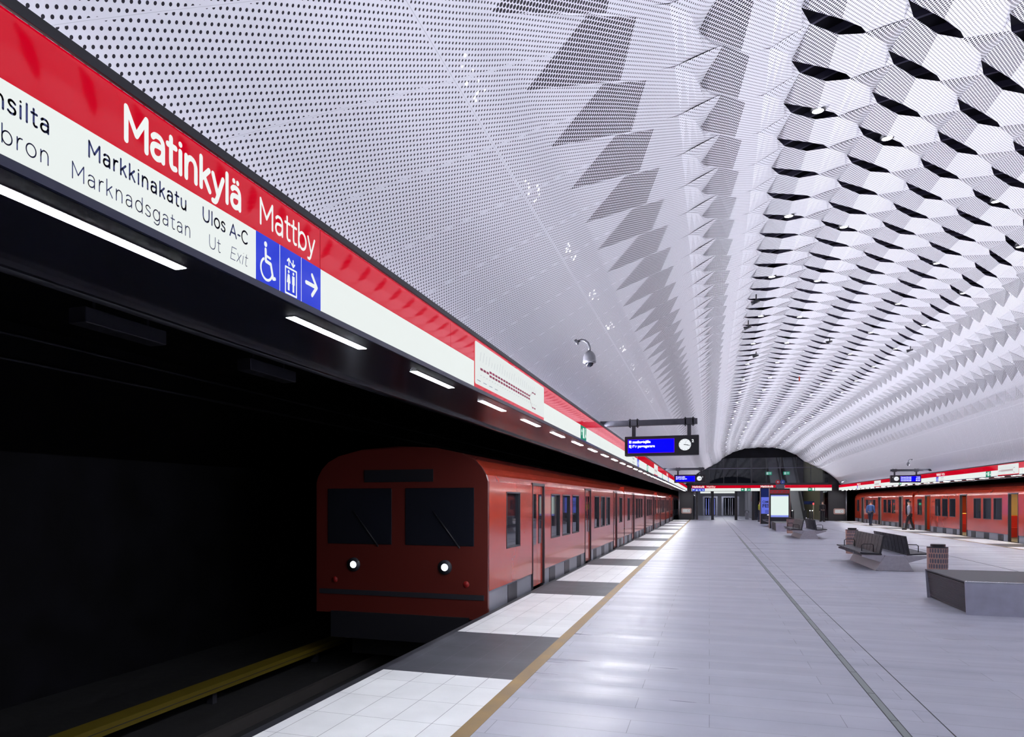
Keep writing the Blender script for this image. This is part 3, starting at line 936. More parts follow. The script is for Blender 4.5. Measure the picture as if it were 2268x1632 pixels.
MB().tube([(0, -13, 0), (0, 75, 0)], .06, 12).build('pipe', M.pipe, t, True)
for k in range(20): MB().box(-.02, k * 3.6 - 6, .05, .02, k * 3.6 - 5.95, .64).build('hanger', M.dark, t)
for yy, lab in ((6.5, 'dark box fitting hanging below the tunnel pipe, nearer one'), (9.4, 'dark box fitting hanging below the tunnel pipe, farther one')):
    t = thing('tunnel_lamp', lab, 'lamp', (-5.9, yy, 3.48))
    MB().box(-.11, -.6, 0, .11, .6, .16).build('body', M.dark, t, bevel=.01)
    for q in (-.4, .4): MB().box(-.02, q - .02, .16, .02, q + .02, .72).build('hanger', M.dark, t)
t = thing('cable_tray', 'pair of thin dark cables on the left tunnel wall', 'cable', (-9.08, 0, 3.66))
for z in (0, .35):
    MB().tube([(0.04, -13, z), (.04, 100, z)], .025, 8).build('cable', M.rubber, t, True)

# ------------------------------------------------------------------ metro cars
CARL = 20.4
DOORS = (3.7, 10.4, 17.1); DW = 0.575
def windows_y():
    out = [(1.1, 2.1)]
    for d in DOORS[:2]:
        for k in range(3):
            a = d + DW + .72 + k * 1.37; out.append((a, a + 1.05))
    out.append((18.35, 19.4))
    return out
PROF = [(0, .30), (0, .9), (0, 1.87), (0, 2.02), (.03, 2.12), (.10, 2.24), (.22, 2.36), (.42, 2.46), (.85, 2.56), (1.5, 2.60)]
def car_mesh(s, opened, cab, t):
    """s=+1: platform side faces +x and the car runs towards -x; y runs from the cab end (0) to the joint"""
    X = lambda a: -s * a
    W = 3.0
    wins = windows_y()
    ys = sorted({0.0, CARL - .25} | {d + q for d in DOORS for q in (-DW, DW)} | {q for w in wins for q in w})
    zs = [.30, .90, 1.87, 2.02]
    b = MB(); Lc = CARL - .25
    def hole(y0, y1, z0):
        m_ = (y0 + y1) / 2
        if any(abs(m_ - d) < DW for d in DOORS): return True
        return z0 == .90 and any(a < m_ < c for a, c in wins)
    for side in (0, 1):
        xx = X(0) if side == 0 else X(W)
        for i in range(len(ys) - 1):
            for j in range(3):
                if hole(ys[i], ys[i + 1], zs[j]) and side == 0: continue
                b.quad([(xx, ys[i], zs[j]), (xx, ys[i + 1], zs[j]), (xx, ys[i + 1], zs[j + 1]), (xx, ys[i], zs[j + 1])])
    # curved cant rail both sides
    for i in range(3, 6):
        (a0, z0), (a1, z1) = PROF[i], PROF[i + 1]
        for fx in (lambda a: a, lambda a: W - a):
            b.quad([(X(fx(a0)), 0, z0), (X(fx(a0)), Lc, z0), (X(fx(a1)), Lc, z1), (X(fx(a1)), 0, z1)])
    b.quad([(X(0), Lc, 0), (X(W), Lc, 0), (X(W), Lc, 2.3), (X(0), Lc, 2.3)])
    b.build('body', M.train, t)
    b = MB()
    for i in range(6, len(PROF) - 1):
        (a0, z0), (a1, z1) = PROF[i], PROF[i + 1]
        for fx in (lambda a: a, lambda a: W - a):
            b.quad([(X(fx(a0)), 0, z0), (X(fx(a0)), Lc, z0), (X(fx(a1)), Lc, z1), (X(fx(a1)), 0, z1)])
    for yy in (0.02, Lc): b.quad([(X(a), yy, z) for a, z in PROF[3:]] + [(X(W - a), yy, z) for a, z in reversed(PROF[3:-1])])
    b.build('roof', M.trainroof, t, True)
    b = MB(); b.box(*sorted((X(.03), X(W - .03)))[:1], 0.05, -1.0, sorted((X(.03), X(W - .03)))[1], Lc - .05, .30) if False else None
    xa, xb = sorted((X(.02), X(.10)))
    segs = []
    y_ = 0.05
    for d in DOORS:
        segs.append((y_, d - DW)); y_ = d + DW
    segs.append((y_, Lc))
    for a, c in segs: b.box(xa, a, -.25, xb, c, .30)
    b.build('skirt', M.skirt, t)
    xa, xb = sorted((X(.012), X(.02)))
    for a, c in segs:
        n = max(1, int((c - a) / 1.7))
        for k in range(n):
            m_ = a + (c - a) * (k + .5) / n
            MB().box(xa, m_ - .33, -.2, xb, m_ + .33, .27).build('skirt_panel', M.rubber, t)
    # windows
    for a, c in wins:
        xa, xb = sorted((X(.035), X(.045)))
        f = MB().box(xa, a, .90, xb, c, 1.87).build('window', M.glassdark, t)
        g = MB()
        xa, xb = sorted((X(-.006), X(.035)))
        for q in ((a, .90, c, .925), (a, 1.845, c, 1.87), (a, .90, a + .03, 1.87), (c - .03, .90, c, 1.87)):
            g.box(xa, q[0], q[1], xb, q[2], q[3])
        g.build('window_frame', M.rubber, f)
    # doors
    for d in DOORS:
        g = MB()
        xa, xb = sorted((X(-.01), X(.10)))
        g.box(xa, d - DW, 0, xb, d - DW + .05, 2.05); g.box(xa, d + DW - .05, 0, xb, d + DW, 2.05); g.box(xa, d - DW, 2.02, xb, d + DW, 2.07)
        fr = g.build('door_frame', M.rubber, t)
        if not opened:
            for q in (-1, 1):
                xa, xb = sorted((X(.03), X(.06)))
                y0, y1 = sorted((d, d + q * (DW - .05)))
                lf = MB().box(xa, y0 + .005, .02, xb, y1 - .005, 2.02).build('door_leaf', M.train, t)
                xa, xb = sorted((X(.022), X(.03)))
                MB().box(xa, y0 + .12, .85, xb, y1 - .12, 1.85).build('door_window', M.glassdark, lf)
        else:
            xa, xb = sorted((X(.10), X(.13)))
            MB().box(xa, d - DW - .45, .02, xb, d - DW + .12, 2.0).build('door_leaf', M.dark, t)
            xq = sorted((X(.12), X(.16)))
            MB().box(xq[0], d - DW + .14, .02, xq[1], d - DW + .20, 2.0).build('door_edge', M.steel, t)
    if opened:
        xs = sorted((X(.12), X(W - .08)))
        b = MB(); b.box(xs[0], .3, -.06, xs[1], Lc - .1, 0.0); b.build('cabin_floor', M.rubber, t)
        xw = sorted((X(W - .12), X(W - .08)))
        MB().box(xw[0], .3, 0, xw[1], Lc - .1, 2.2).build('cabin_wall', M.inner, t)
        MB().box(xs[0], .3, 2.2, xs[1], Lc - .1, 2.23).build('cabin_ceiling', M.inner, t)
        xl = sorted((X(1.3), X(1.6)))
        MB().box(xl[0], .6, 2.18, xl[1], Lc - .4, 2.199).build('cabin_lamp', M.innerlamp, t)
        for d in DOORS:
            for q in (-1, 1):
                xs2 = sorted((X(.9), X(W - .15)))
                y0, y1 = sorted((d + q * .75, d + q * 1.25))
                sb = MB(); sb.box(xs2[0], y0, .0, xs2[1], y1, .45); yy = sorted((d + q * .62, d + q * .74)); sb.box(xs2[0], yy[0], .0, xs2[1], yy[1], 1.0)
                sb.build('seat', M.seatred, t)
                MB().tube([(X(.9), d + q * .68, 0), (X(.9), d + q * .68, 2.2)], .018, 8).build('grab_pole', M.brass, t, True)
            MB().tube([(X(1.2), d - .62, 1.03), (X(2.6), d - .62, 1.03)], .02, 8).build('grab_rail', M.brass, t, True)
    if cab:
        # flat front with windscreens, destination panel and headlamps
        b = MB()
        pr = [(X(a), z) for a, z in PROF[3:]] + [(X(W - a), z) for a, z in reversed(PROF[3:-1])]
        b.prism([(X(0), -.15)] + pr + [(X(W), -.15)], 'y', -.06, 0.02)
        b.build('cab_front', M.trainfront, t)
        for x0, x1 in ((.22, 1.38), (1.62, 2.78)):
            xa, xb = sorted((X(x0), X(x1)))
            MB().box(xa, -.075, 1.0, xb, -.058, 1.92).build('windscreen', M.glassdark, t, bevel=.02)
        xa, xb = sorted((X(.9), X(2.1)))
        MB().box(xa, -.08, 2.02, xb, -.058, 2.22).build('destination_panel', M.black, t)
        for a in (.45, 1.85):
            MB().tube([(X(a), -.085, .97), (X(a + .45), -.085, 1.55)], .012, 6).build('wiper', M.black, t, True)
        for a in (.35, W - .35):
            MB().tube([(X(a), -.075, .40), (X(a), -.05, .40)], .05, 12).build('tail_lamp', M.red, t, True)
        xa, xb = sorted((X(.06), X(W - .06)))
        MB().box(xa, -.075, .16, xb, -.055, .24).build('bumper_strip', M.rubber, t)
        for a in (.70, W - .70):
            h_ = MB().tube([(X(a), -.09, .66), (X(a), -.03, .66)], .115, 20).build('headlamp', M.dark, t, True)
            q = MB(); q.disc((X(a), -.092, .66), (1, 0, 0), (0, 0, 1), .055, 20); q.build('lens', M.head, h_)
        xa, xb = sorted((X(.3), X(2.7)))
        MB().box(xa, -.12, -.55, xb, .1, -.12).build('coupler_apron', M.black, t)
    xs = sorted((X(.35), X(W - .35)))
    b = MB(); b.box(xs[0], .6, -.95, xs[1], Lc - .6, -.1); b.build('underframe', M.black, t)
LTX, RTX = EDGE_LX - .13, EDGE_RX + .13
TY = 11.5
car_labels_L = ['nearest red metro car on the left track, its headlamps on', 'second red metro car on the left track', 'third red metro car on the left track', 'farthest red metro car on the left track by the end wall']
tl = thing('metro_car', car_labels_L[0], 'train', (LTX, TY, 0)); car_mesh(1, False, True, tl)
t2 = thing('metro_car', car_labels_L[1], 'train', (LTX, TY + CARL, 0)); car_mesh(1, False, False, t2)
for k in (2, 3): dup(t2, (LTX, TY + CARL * k, 0), None, car_labels_L[k])
# right train: built in its own frame with y reversed by a half turn
tr = thing('metro_car', 'orange metro car on the right track with its cab at the far end wall', 'train', (RTX, 75.7, 0), math.pi); car_mesh(1, True, True, tr)
tr2 = thing('metro_car', 'orange metro car on the right track, nearer one with doors standing open', 'train', (RTX, 75.7 - 2 * CARL, 0)); car_mesh(-1, True, False, tr2)
tr3 = dup(tr2, (RTX, 75.7 - 3 * CARL, 0), None, 'orange metro car on the right track, nearest to the viewer beyond the frame')

# ------------------------------------------------------------------ hanging departure displays
def display(x0, x1, y, z0, z1, beam_x0, beam_x1, zb, left, label, lines, times, num):
    t = thing('platform_display', label, 'display', (0, 0, 0))
    MB().box(x0, y, z0, x1, y + .22, z1).build('housing', M.black, t, bevel=.012)
    bx0, bx1 = sorted((beam_x0, beam_x1))
    MB().box(bx0, y + .05, zb, bx1, y + .17, zb + .11).build('beam', M.dark, t)
    w = x1 - x0
    for f in (.12, .87) if left else (.14, .86):
        xx = x0 + w * f
        h = MB().box(xx - .035, y + .08, z1 - .01, xx + .035, y + .14, zb + .005).build('hanger', M.dark, t)
        c = MB().box(xx - .10, y + .045, zb - .012, xx + .10, y + .175, zb + .003).box(xx - .10, y + .045, zb + .107, xx + .10, y + .175, zb + .122)
        for q in (-.07, .07):
            for r_ in (.06, .16): c.box(xx + q - .01, y + r_ - .01, zb - .03, xx + q + .01, y + r_ + .01, zb + .14)
        c.build('clamp', M.black, h)
    pl = Plane((0, y, 0), (1, 0, 0), (0, 0, 1), (0, -1, 0), .002)
    H = z1 - z0
    if left: sx0, sx1, cx = x0 + w * .042, x0 + w * .676, x0 + w * .815
    else: sx0, sx1, cx = x0 + w * .32, x0 + w * .975, x0 + w * .19
    b = MB(); rect(b, pl, sx0, z0 + .14 * H, sx1, z0 + .85 * H, 1); e = b.build('screen_edge', M.screenedge, t)
    b = MB(); rect(b, pl, sx0 + .009, z0 + .14 * H + .009, sx1 - .009, z0 + .85 * H - .009, 2); scn = b.build('screen', M.screenblue, t)
    for i, ln in enumerate(lines):
        zz = z0 + H * (.655 - .22 * i) if left else z0 + H * (.66 - .225 * i)
        small_text('screen_text', ln, .068, pl, sx0 + .024, zz, M.ledtext, scn, bold=.004).location.y = -.003
    for i, ln in enumerate(times):
        zz = z0 + H * (.66 - .225 * i)
        small_text('screen_text', ln, .068, pl, sx1 - .02, zz, M.ledtext, scn, 'RIGHT', bold=.004).location.y = -.003
    b = MB(); b.disc(pl.p(cx, z0 + H * .52, 1), pl.R, pl.U, .29 * H, 40); cl = b.build('clock_face', M.clock, t)
    b = MB(); cz = z0 + H * .52; R = .29 * H
    for k in range(12):
        an = math.radians(30 * k); stroke(b, pl, [(cx + R * .84 * math.sin(an), cz + R * .84 * math.cos(an)), (cx + R * .94 * math.sin(an), cz + R * .94 * math.cos(an))], .005, 2)
    for an, ln, wd_ in ((97, .52, .012), (102, .85, .008)):
        an = math.radians(an)
        stroke(b, pl, [(cx - .15 * R * math.sin(an), cz - .15 * R * math.cos(an)), (cx + ln * R * math.sin(an), cz + ln * R * math.cos(an))], wd_, 3)
    an = math.radians(20); stroke(b, pl, [(cx, cz), (cx + .8 * R * math.sin(an), cz + .8 * R * math.cos(an))], .002, 3)
    b.build('clock_hands', M.black, cl)
    small_text('track_number', num, .075, pl, x0 + w * .905 if left else x0 + w * .06, z0 + .64 * H, M.ledtext, t, bold=.003)
    return t
LN = ['Ei matkustajille', 'Ej för passagerare']
display(-1.57, -.185, 15.5, 2.60, 2.985, SIGN_LX - .1, -.215, 3.20, True, 'near hanging blue display reading Ei matkustajille with a clock, left platform edge', LN, [], '2')
display(-1.57, -.185, 38.2, 2.60, 2.985, SIGN_LX - .1, -.215, 3.20, True, 'far hanging blue display with a clock before the end wall glass', LN, [], '2')
display(8.93, 10.31, 46.0, 2.70, 3.09, 8.94, SIGN_RX + .1, 3.29, False, 'hanging blue display listing three departures with a clock over the right platform edge', ['Vuosaari-Nordsjö'] * 3, ['3 min', '10 min', '20 min'], '1')

# ------------------------------------------------------------------ dome cameras
def dome(loc, s, label):
    t = thing('dome_camera', label, 'camera', loc)
    X = lambda a: s * a
    p = [(X(-.10), 0, .20), (X(-.05), 0, .215), (X(-.01), 0, .205), (X(.03), 0, .17), (X(.05), 0, .12), (X(.05), 0, .06)]
    MB().tube(p, .017, 10).build('arm', M.cam, t, True)
    MB().tube([(X(-.13), 0, .185), (X(-.10), 0, .20)], .04, 12).build('wall_plate', M.cam, t, True)
    MB().tube([(X(.05), 0, z) for z in (.065, .05, .03, -.01, -.06, -.085, -.09)], [.02, .045, .062, .078, .083, .085, .078], 20).build('housing', M.cam, t, True)
    n = 8
    MB().tube([(X(.05), 0, -.085 - .058 * math.sin(math.pi / 2 * i / n)) for i in range(n)] + [(X(.05), 0, -.1428)], [.052 * math.cos(math.pi / 2 * i / n) for i in range(n)] + [.004], 20).build('dome', M.glassdark, t, True)
    return t
def on_flank(X, y): return vpoint(s_of_x(X), .0, y)
p = on_flank(-1.70, 9.95); dome((p[0] + .20, p[1], p[2] - .22), 1, 'grey dome camera on a curved arm on the left vault flank')
p = on_flank(10.3, 47.5); dome((p[0] - .20, p[1], p[2] - .22), -1, 'grey dome camera behind the right hanging display')
t = thing('bullet_camera', 'small dark camera on the right vault foot beside the end wall', 'camera', (10.30, 71.5, 3.36))
MB().tube([(-.15, 0, -.08), (.15, 0, .06)], .07, 10).build('body', M.cam, t, True)
MB().tube([(.02, 0, .02), (.20, .0, .10), (.36, 0, .12)], .02, 8).build('bracket', M.dark, t, True)

# ------------------------------------------------------------------ platform furniture
def slat_bench(loc, label, n=9):
    """double-sided bench: waisted stone base, two slatted seats, two slatted backs"""
    t = thing('bench', label, 'bench', loc)
    L = 3.75
    base = [(-.41, 0), (.41, 0), (.29, .23), (.20, .38), (-.20, .38), (-.29, .23)]
    MB().prism(base, 'y', 0, L).build('base', M.concrete, t, bevel=.01)
    for s in (-1, 1):
        for yy in (0.02, 1.25, 2.5, L - .07):
            pts = [(s * .26, .20), (s * .22, .385), (s * .70, .385), (s * .70, .34)]
            MB().prism(pts, 'y', yy, yy + .05).build('seat_arm', M.concrete, t)
        st = MB(); bk = MB()
        dy = (L - .0) / n
        for k in range(n):
            y0 = k * dy + .012; y1 = (k + 1) * dy - .012
            st.prism([(s * .27, .39), (s * .74, .42), (s * .74, .455), (s * .27, .425)], 'y', y0, y1)
            bk.prism([(s * .33, .42), (s * .285, .42), (s * .205, .86), (s * .25, .86)], 'y', y0, y1)
        st.build('seat', M.seat, t, bevel=.004); bk.build('backrest', M.seat, t, bevel=.004)
        for yy in (.55, L - .55):
            pth = [(s * .36, yy, .43), (s * .36, yy, .60), (s * .39, yy, .63), (s * .58, yy, .63), (s * .62, yy, .60), (s * .62, yy, .44)]
            MB().tube(pth, .011, 8).build('armrest', M.black, t, True)
    MB().box(-.27, .03, .38, .27, L - .03, .40).build('deck', M.steel, t)
    return t
slat_bench((4.25, 21.45, 0), 'near double-sided black slatted bench on a pale stone foot, between two bins')
slat_bench((4.28, 38.75, 0), 'second double-sided black slatted bench, in front of the low steel box by the map kiosk')
slat_bench((4.30, 55.9, 0), 'far black slatted bench mostly hidden behind the map kiosk')

def bin_(loc, label, rz=0.0):
    t = thing('litter_bin', label, 'bin', loc, rz)
    H = .80
    def ell(z, k): return [(k * .185 * math.cos(2 * math.pi * i / 36), k * .185 * math.sin(2 * math.pi * i / 36), z) for i in range(36)]
    b = MB(); rows = [ell(0.0, .94), ell(.03, .94), ell(.4, .97), ell(H - .04, 1.0)]
    for r0, r1 in zip(rows, rows[1:]):
        for i in range(36): b.quad([r0[i], r0[(i + 1) % 36], r1[(i + 1) % 36], r1[i]])
    b.build('shell', M.copper, t, True)
    g = MB()
    for row in range(6):
        z0 = .14 + row * .105
        for k in range(13):
            a = math.radians(-150 + k * 14.5 + (7.25 if row % 2 else 0))
            R = .185 * (.96 + .04 * z0 / H) + .003
            def P(da, z): return (R * math.cos(a + da), R * math.sin(a + da), z)
            da = math.radians(5.0)
            g.quad([P(-da, z0 + .014), P(0, z0), P(da, z0 + .014), P(da, z0 + .078), P(0, z0 + .092), P(-da, z0 + .078)])
    g.build('slots', M.binwin, t)
    b = MB(); b.prism([(p[0], p[1]) for p in ell(0, 1.0)], 'z', H - .04, H - .015); lid = b.build('lid', M.dark, t)
    b = MB(); pts = [(.13 * math.cos(math.radians(q)) + (.01), .15 * math.sin(math.radians(q))) for q in range(0, 360, 12)]
    b.prism(pts, 'z', H - .015, H + .04); b.build('hood', M.black, lid, bevel=.008)
    return t
bin_((4.35, 18.15, 0), 'rose-grey litter bin with hexagonal slots, just behind the near steel box bench')
bin_((4.40, 28.4, 0), 'rose-grey litter bin with hexagonal slots, behind the near slatted bench')
bin_((4.10, 45.4, 0), 'rose-brown litter bin behind the second slatted bench')

def box_bench(x0, y0, x1, y1, h, label):
    t = thing('box_bench', label, 'bench', (x0, y0, 0))
    W, D = x1 - x0, y1 - y0
    e = .012
    front = MB(); front.prism([(.02, 0), (W, 0), (W, h - .025), (0, h - .025)], 'y', 0, .02); front.build('front_panel', M.steel, t)
    MB().box(0.0, -.004, h - .028, W, .03, h).build('bright_edge', M.chrome, t, bevel=.008)
    back = MB(); back.prism([(.03, 0), (W, 0), (W, h - .02), (0, h - .02)], 'y', D - .02, D); back.build('rear_panel', M.steel, t)
    MB().box(.0, .03, h - .02, W, D, h - .002).build('top_panel', M.steeldark, t)
    s = MB(); n = 22
    for k in range(n):
        z = .03 + (h - .07) * k / n; xo = .08 - .06 * z / h
        s.box(xo, .02, z, xo + .015, D - .02, z + (h - .07) / n * .72)
    s.build('side_slats', M.steeldark, t)
    s = MB()
    for k in range(n):
        z = .03 + (h - .07) * k / n
        s.box(W - .03, .02, z, W - .015, D - .02, z + (h - .07) / n * .72)
    s.build('side_slats', M.steeldark, t)
    MB().box(.10, .025, .0, W - .05, D - .025, h - .03).build('core', M.black, t)
    return t
box_bench(3.60, 13.55, 5.14, 15.8, .505, 'low steel box bench with dark slatted side, nearest the viewer at the right')
box_bench(3.55, 47.7, 5.05, 51.3, .50, 'low steel box bench standing in front of the map kiosk')

def kiosk(loc, label, kind):
    t = thing('info_kiosk', label, 'kiosk', loc)
    W, D, H = 1.22, .26, 2.55
    if kind == 'ad': H = 2.78
    MB().box(0.03, 0, 0, W - .03, D, H).build('body', M.black, t, bevel=.01)
    for a, b_ in ((0, .03), (W - .03, W)):
        MB().box(a, -.01, 0, b_, D + .01, H).build('side_trim', M.copper, t)
    pl = Plane((0, 0, 0), (1, 0, 0), (0, 0, 1), (0, -1, 0), .004)
    if kind == 'map':
        b = MB(); rect(b, pl, .10, .72, W - .10, 2.12, 1); sc_ = b.build('screen', M.mapscreen, t)
        b = MB(); rect(b, pl, .10, .72, W - .10, .84, 2); rect(b, pl, .10, 2.05, W - .10, 2.12, 2); b.build('screen_bar', M.mapblue, sc_)
        b = MB(); rect(b, pl, .05, 2.22, W - .05, 2.45, 1); hd = b.build('header', M.prohibred, t)
        b = MB()
        for k in range(4):
            cx = .2 + k * .27
            b.disc(pl.p(cx, 2.335, 2), pl.R, pl.U, .035, 16); stroke(b, pl, [(cx - .04, 2.30), (cx + .05, 2.37)], .02, 2)
        b.build('header_icons', M.plategrey, hd)
    else:
        b = MB(); rect(b, pl, .07, 2.05, W - .07, 2.70, 1); b.build('poster_top', M.posterdark, t)
        b = MB(); rect(b, pl, .07, .78, W - .07, 2.05, 1); sc_ = b.build('poster', M.posterblue, t)
        small_text('poster_text', 'OMPPU', .26, pl, .15, 1.60, M.navy, sc_, bold=.004).location.y = -.004
        small_text('poster_text', 'FEST', .36, pl, .15, 1.27, M.navy, sc_, bold=.012).location.y = -.004
        b = MB()
        for k in range(4): rect(b, pl, .35, 1.02 - .06 * k, 1.05 - .05 * k, 1.045 - .06 * k, 2)
        b.build('poster_small_print', M.navy, sc_)
        b = MB(); rect(b, pl, .5, .66, .8, .72, 1); b.build('badge', M.whiteled, t)
    return t
kiosk((3.58, 53.2, 0), 'tall black kiosk with a bright map screen, behind a low steel box', 'map')
kiosk((3.66, 63.8, 0), 'tall black kiosk with a blue FEST poster, left of the map kiosk', 'ad')

# ------------------------------------------------------------------ end wall
EY = END_Y + .5
b = MB()
b.box(-1.6, EY, 3.28, 10.4, EY + .12, 3.42)                    # transom
struct(b.build('trim_10', M.dark))
# dark header filling under the vault edge
b = MB(); z_h = 6.0
pts = [(vpoint(LA[-1] * j / 60, -.02, END_Y - .05)[0], vpoint(LA[-1] * j / 60, -.02, END_Y - .05)[2]) for j in range(61)]
top = [p for p in pts if p[1] > 5.75]
b.prism([(top[0][0], 5.75)] + [(p[0], p[1] + .9) for p in top] + [(top[-1][0], 5.75)], 'y', EY - .2, EY)
struct(b.build('wall_front', M.rock))
# glazing with mullions above the sign band
wn = MB(); wn.box(-3.0, EY + .03, 3.4, 11.8, EY + .05, 6.6); wo = struct(wn.build('window_1', M.glass))
b = MB()
for x in (0.0, 1.27, 2.44, 3.64, 4.9, 6.11, 7.41, 8.59): b.box(x - .02, EY + .0, 3.35, x + .02, EY + .1, 6.4)
b.box(3.60, EY - .02, 3.35, 3.72, EY + .12, 6.4)
b.build('mullion', M.dark, wo)
b = MB(); b.box(-3, EY + .0, 4.78, 11.8, EY + .08, 4.81); b.build('rail', M.bar, wo)
# corner piers left and right with the emergency panels
for nm, a, c in (('wall_front.001', -2.78, -1.42), ('wall_front.002', 9.98, 11.45)):
    struct(MB().box(a, EY - .1, 0, c, EY + .3, 4.6).build(nm, M.black))
struct(MB().box(-9, 95, -1.2, -3.0, 95.2, 5).box(11.9, 95, -1.2, 18, 95.2, 5).build('wall_front.003', M.rock))
for x, lab in ((-2.70, 'silver pole at the left end of the end wall'), (11.38, 'silver pole at the right end of the end wall')):
    tag(MB().tube([(x, EY - .35, 0), (x, EY - .35, 2.75)], .055, 12).build('pole', M.greypole, smooth=True), lab, 'pole')
def sos(x, lab):
    t = thing('emergency_panel', lab, 'panel', (x, EY - .1, .56))
    pts = []
    for cx, cz, s in ((.33, .15, 270), (.33, .41, 0), (-.33, .41, 90), (-.33, .15, 180)):
        pts += [(cx + .13 * math.cos(math.radians(s + q * 15)), cz + .13 * math.sin(math.radians(s + q * 15))) for q in range(7)]
    MB().prism(pts, 'y', -.08, 0).build('rim', M.copper, t)
    MB().box(-.34, -.085, .13, .34, -.08, .43).build('face', M.sosface, t)
    b = MB(); pl = Plane((0, -.086, 0), (1, 0, 0), (0, 0, 1), (0, -1, 0), .002)
    stroke(b, pl, circ(.17, .28, .09, .09), .02, 1); b.build('button_ring', M.dark, t)
    b = MB()
    for k in range(3): rect(b, pl, -.29, .22 + .06 * k, -.02 - .05 * k, .245 + .06 * k, 1)
    b.build('print', M.greyprint, t)
sos(-2.04, 'rounded copper emergency panel on the left end pier')
sos(10.84, 'rounded copper emergency panel on the right end pier')
# sign band on the end wall: four boxes
EP = Plane((0, EY - .16, 0), (1, 0, 0), (0, 0, 1), (0, -1, 0), .002)
def end_sign(x0, x1, label, group=None):
    t = thing('illuminated_sign', label, 'sign', (0, 0, 0), 0, group)
    MB().box(x0, EY - .155, 2.66, x1, EY - .0, 3.28).build('housing', M.black, t)
    MB().box(x0, EY - .16, 2.96, x1, EY - .155, 3.22).build('red_band', M.red_sign, t)
    MB().box(x0, EY - .16, 2.69, x1, EY - .155, 2.955).build('white_band', M.white_sign, t)
    return t
def end_fields(t, a, kinds, m, sym):
    for i, kd in enumerate(kinds):
        b = MB(); rect(b, EP, a + i * .28, 2.69, a + i * .28 + .27, 2.955, 1); f = b.build('blue_field' if m is M.blue_sign else 'green_field', m, t)
        b = MB(); cx = a + i * .28 + .135
        if kd == 'up': arrow(b, EP, cx, 2.82, .16, math.pi / 2, .03, 2)
        elif kd == 'wheelchair': wheelchair(b, EP, cx, 2.82, .2, 2)
        elif kd == 'lift': liftpic(b, EP, cx, 2.81, .22, 2)
        elif kd == 'door': rect(b, EP, cx - .07, 2.71, cx + .07, 2.94, 2)
        else:
            stroke(b, EP, [(cx - .05, 2.74), (cx, 2.81), (cx - .02, 2.87)], .03, 2); stroke(b, EP, [(cx, 2.81), (cx + .06, 2.75)], .03, 2); b.disc(EP.p(cx, 2.91, 2), EP.R, EP.U, .02, 12)
        b.build('pictogram', M.exitwhite, f)
t = end_sign(-1.57, 2.28, 'end wall sign at the left reading Matinkylä Mattby with blue pictograms')
b = MB(); letters(b, EP, 'Matinkylä', -1.5, 3.02, .235, .15, .03); letters(b, EP, 'Mattby', -.24, 3.02, .235, .1, .03); b.build('name_lettering', M.white_let, t)
end_fields(t, -1.52, ['up', 'lift', 'wheelchair', 'runner'], M.blue_sign, 0)
t = end_sign(2.285, 4.45, 'end wall sign with three green exit fields between dark posts')
end_fields(t, 2.75, ['up', 'door', 'runner'], M.green_sign, 0)
t = end_sign(4.455, 6.9, 'end wall sign reading Matinkylä Mattby partly behind the kiosks')
b = MB(); letters(b, EP, 'Matinkylä', 4.42, 3.02, .235, .15, .03); letters(b, EP, 'Mattby', 5.68, 3.02, .235, .1, .03); b.build('name_lettering', M.white_let, t)
t = end_sign(6.905, 10.25, 'end wall sign with two green exit fields at the right')
end_fields(t, 8.35, ['up', 'door'], M.green_sign, 0)
# posts under the band
for i, (x, lab) in enumerate(((-1.12, 'dark square post at the left of the lift lobby opening'), (.28, 'dark square post before the left lift door'), (2.33, 'dark square post before the right lift door'), (3.80, 'dark square post at the right of the lift lobby opening'), (9.46, 'dark square post beside the right end pier'))):
    tag(MB().box(x - .115, EY - .12, 0, x + .115, EY + .1, 2.66).build('post', M.black), lab, 'post')
for x0, x1, nm in ((-1.42, -1.0, 'window_2'), (9.5, 10.0, 'window_3'), (3.9, 5.6, 'window_4')):
    struct(MB().box(x0, EY + .02, .02, x1, EY + .04, 2.66).build(nm, M.glass))
# lift lobby behind the wall
LBY = 100.0
struct(MB().box(-1.3, LBY, 0, 4.4, LBY + .2, 3.2).build('wall_front.004', M.lobbywall))
struct(MB().box(-1.5, EY + .3, 0, -1.3, LBY, 3.2).build('wall_left.001', M.lobbywall))
b = MB(); b.m = 0; b.box(4.0, EY + .3, 0, 4.2, LBY, 3.2)
for k in range(34): b.box(3.96, EY + .6 + k * .68, 0, 4.0, EY + .9 + k * .68, 3.1)
struct(b.build('wall_right.001', M.lobbywall))
struct(MB().box(-1.5, EY + .1, 3.2, 4.4, LBY + .2, 3.3).build('ceiling.002', M.lobbywall))
for k in range(3):
    tag(MB().box(.4, 80 + 7 * k, 3.17, 2.6, 80.25 + 7 * k, 3.198).build('lobby_light', M.lobbylamp), 'white linear light in the lift lobby ceiling', 'lamp', 'linear lights in the lift lobby')
def lift(x0, x1, lab):
    t = thing('lift_door', lab, 'door', (x0, LBY - .06, 0))
    w = x1 - x0
    MB().box(-.2, -.05, 0, w + .2, 0.055, 2.35).build('surround', M.steel, t)
    for a, c in ((0, w / 2), (w / 2, w)):
        lf = MB().box(a + .02, -.09, .02, c - .02, -.05, 2.2).build('door_leaf', M.glassdark, t)
        for q in (.25, .7):
            MB().box(a + (c - a) * q, -.1, .1, a + (c - a) * q + .06, -.09, 2.1).build('glass_strip', M.mapblue if 'left' in lab else M.steel, lf)
lift(-.55, .75, 'left lift door with blue lit glass strips at the back of the lobby')
lift(1.6, 3.2, 'right lift door with dark glass at the back of the lobby')
t = thing('illuminated_sign', 'hanging red and white sign inside the lobby over the lift doors', 'sign', (0, 84, 0))
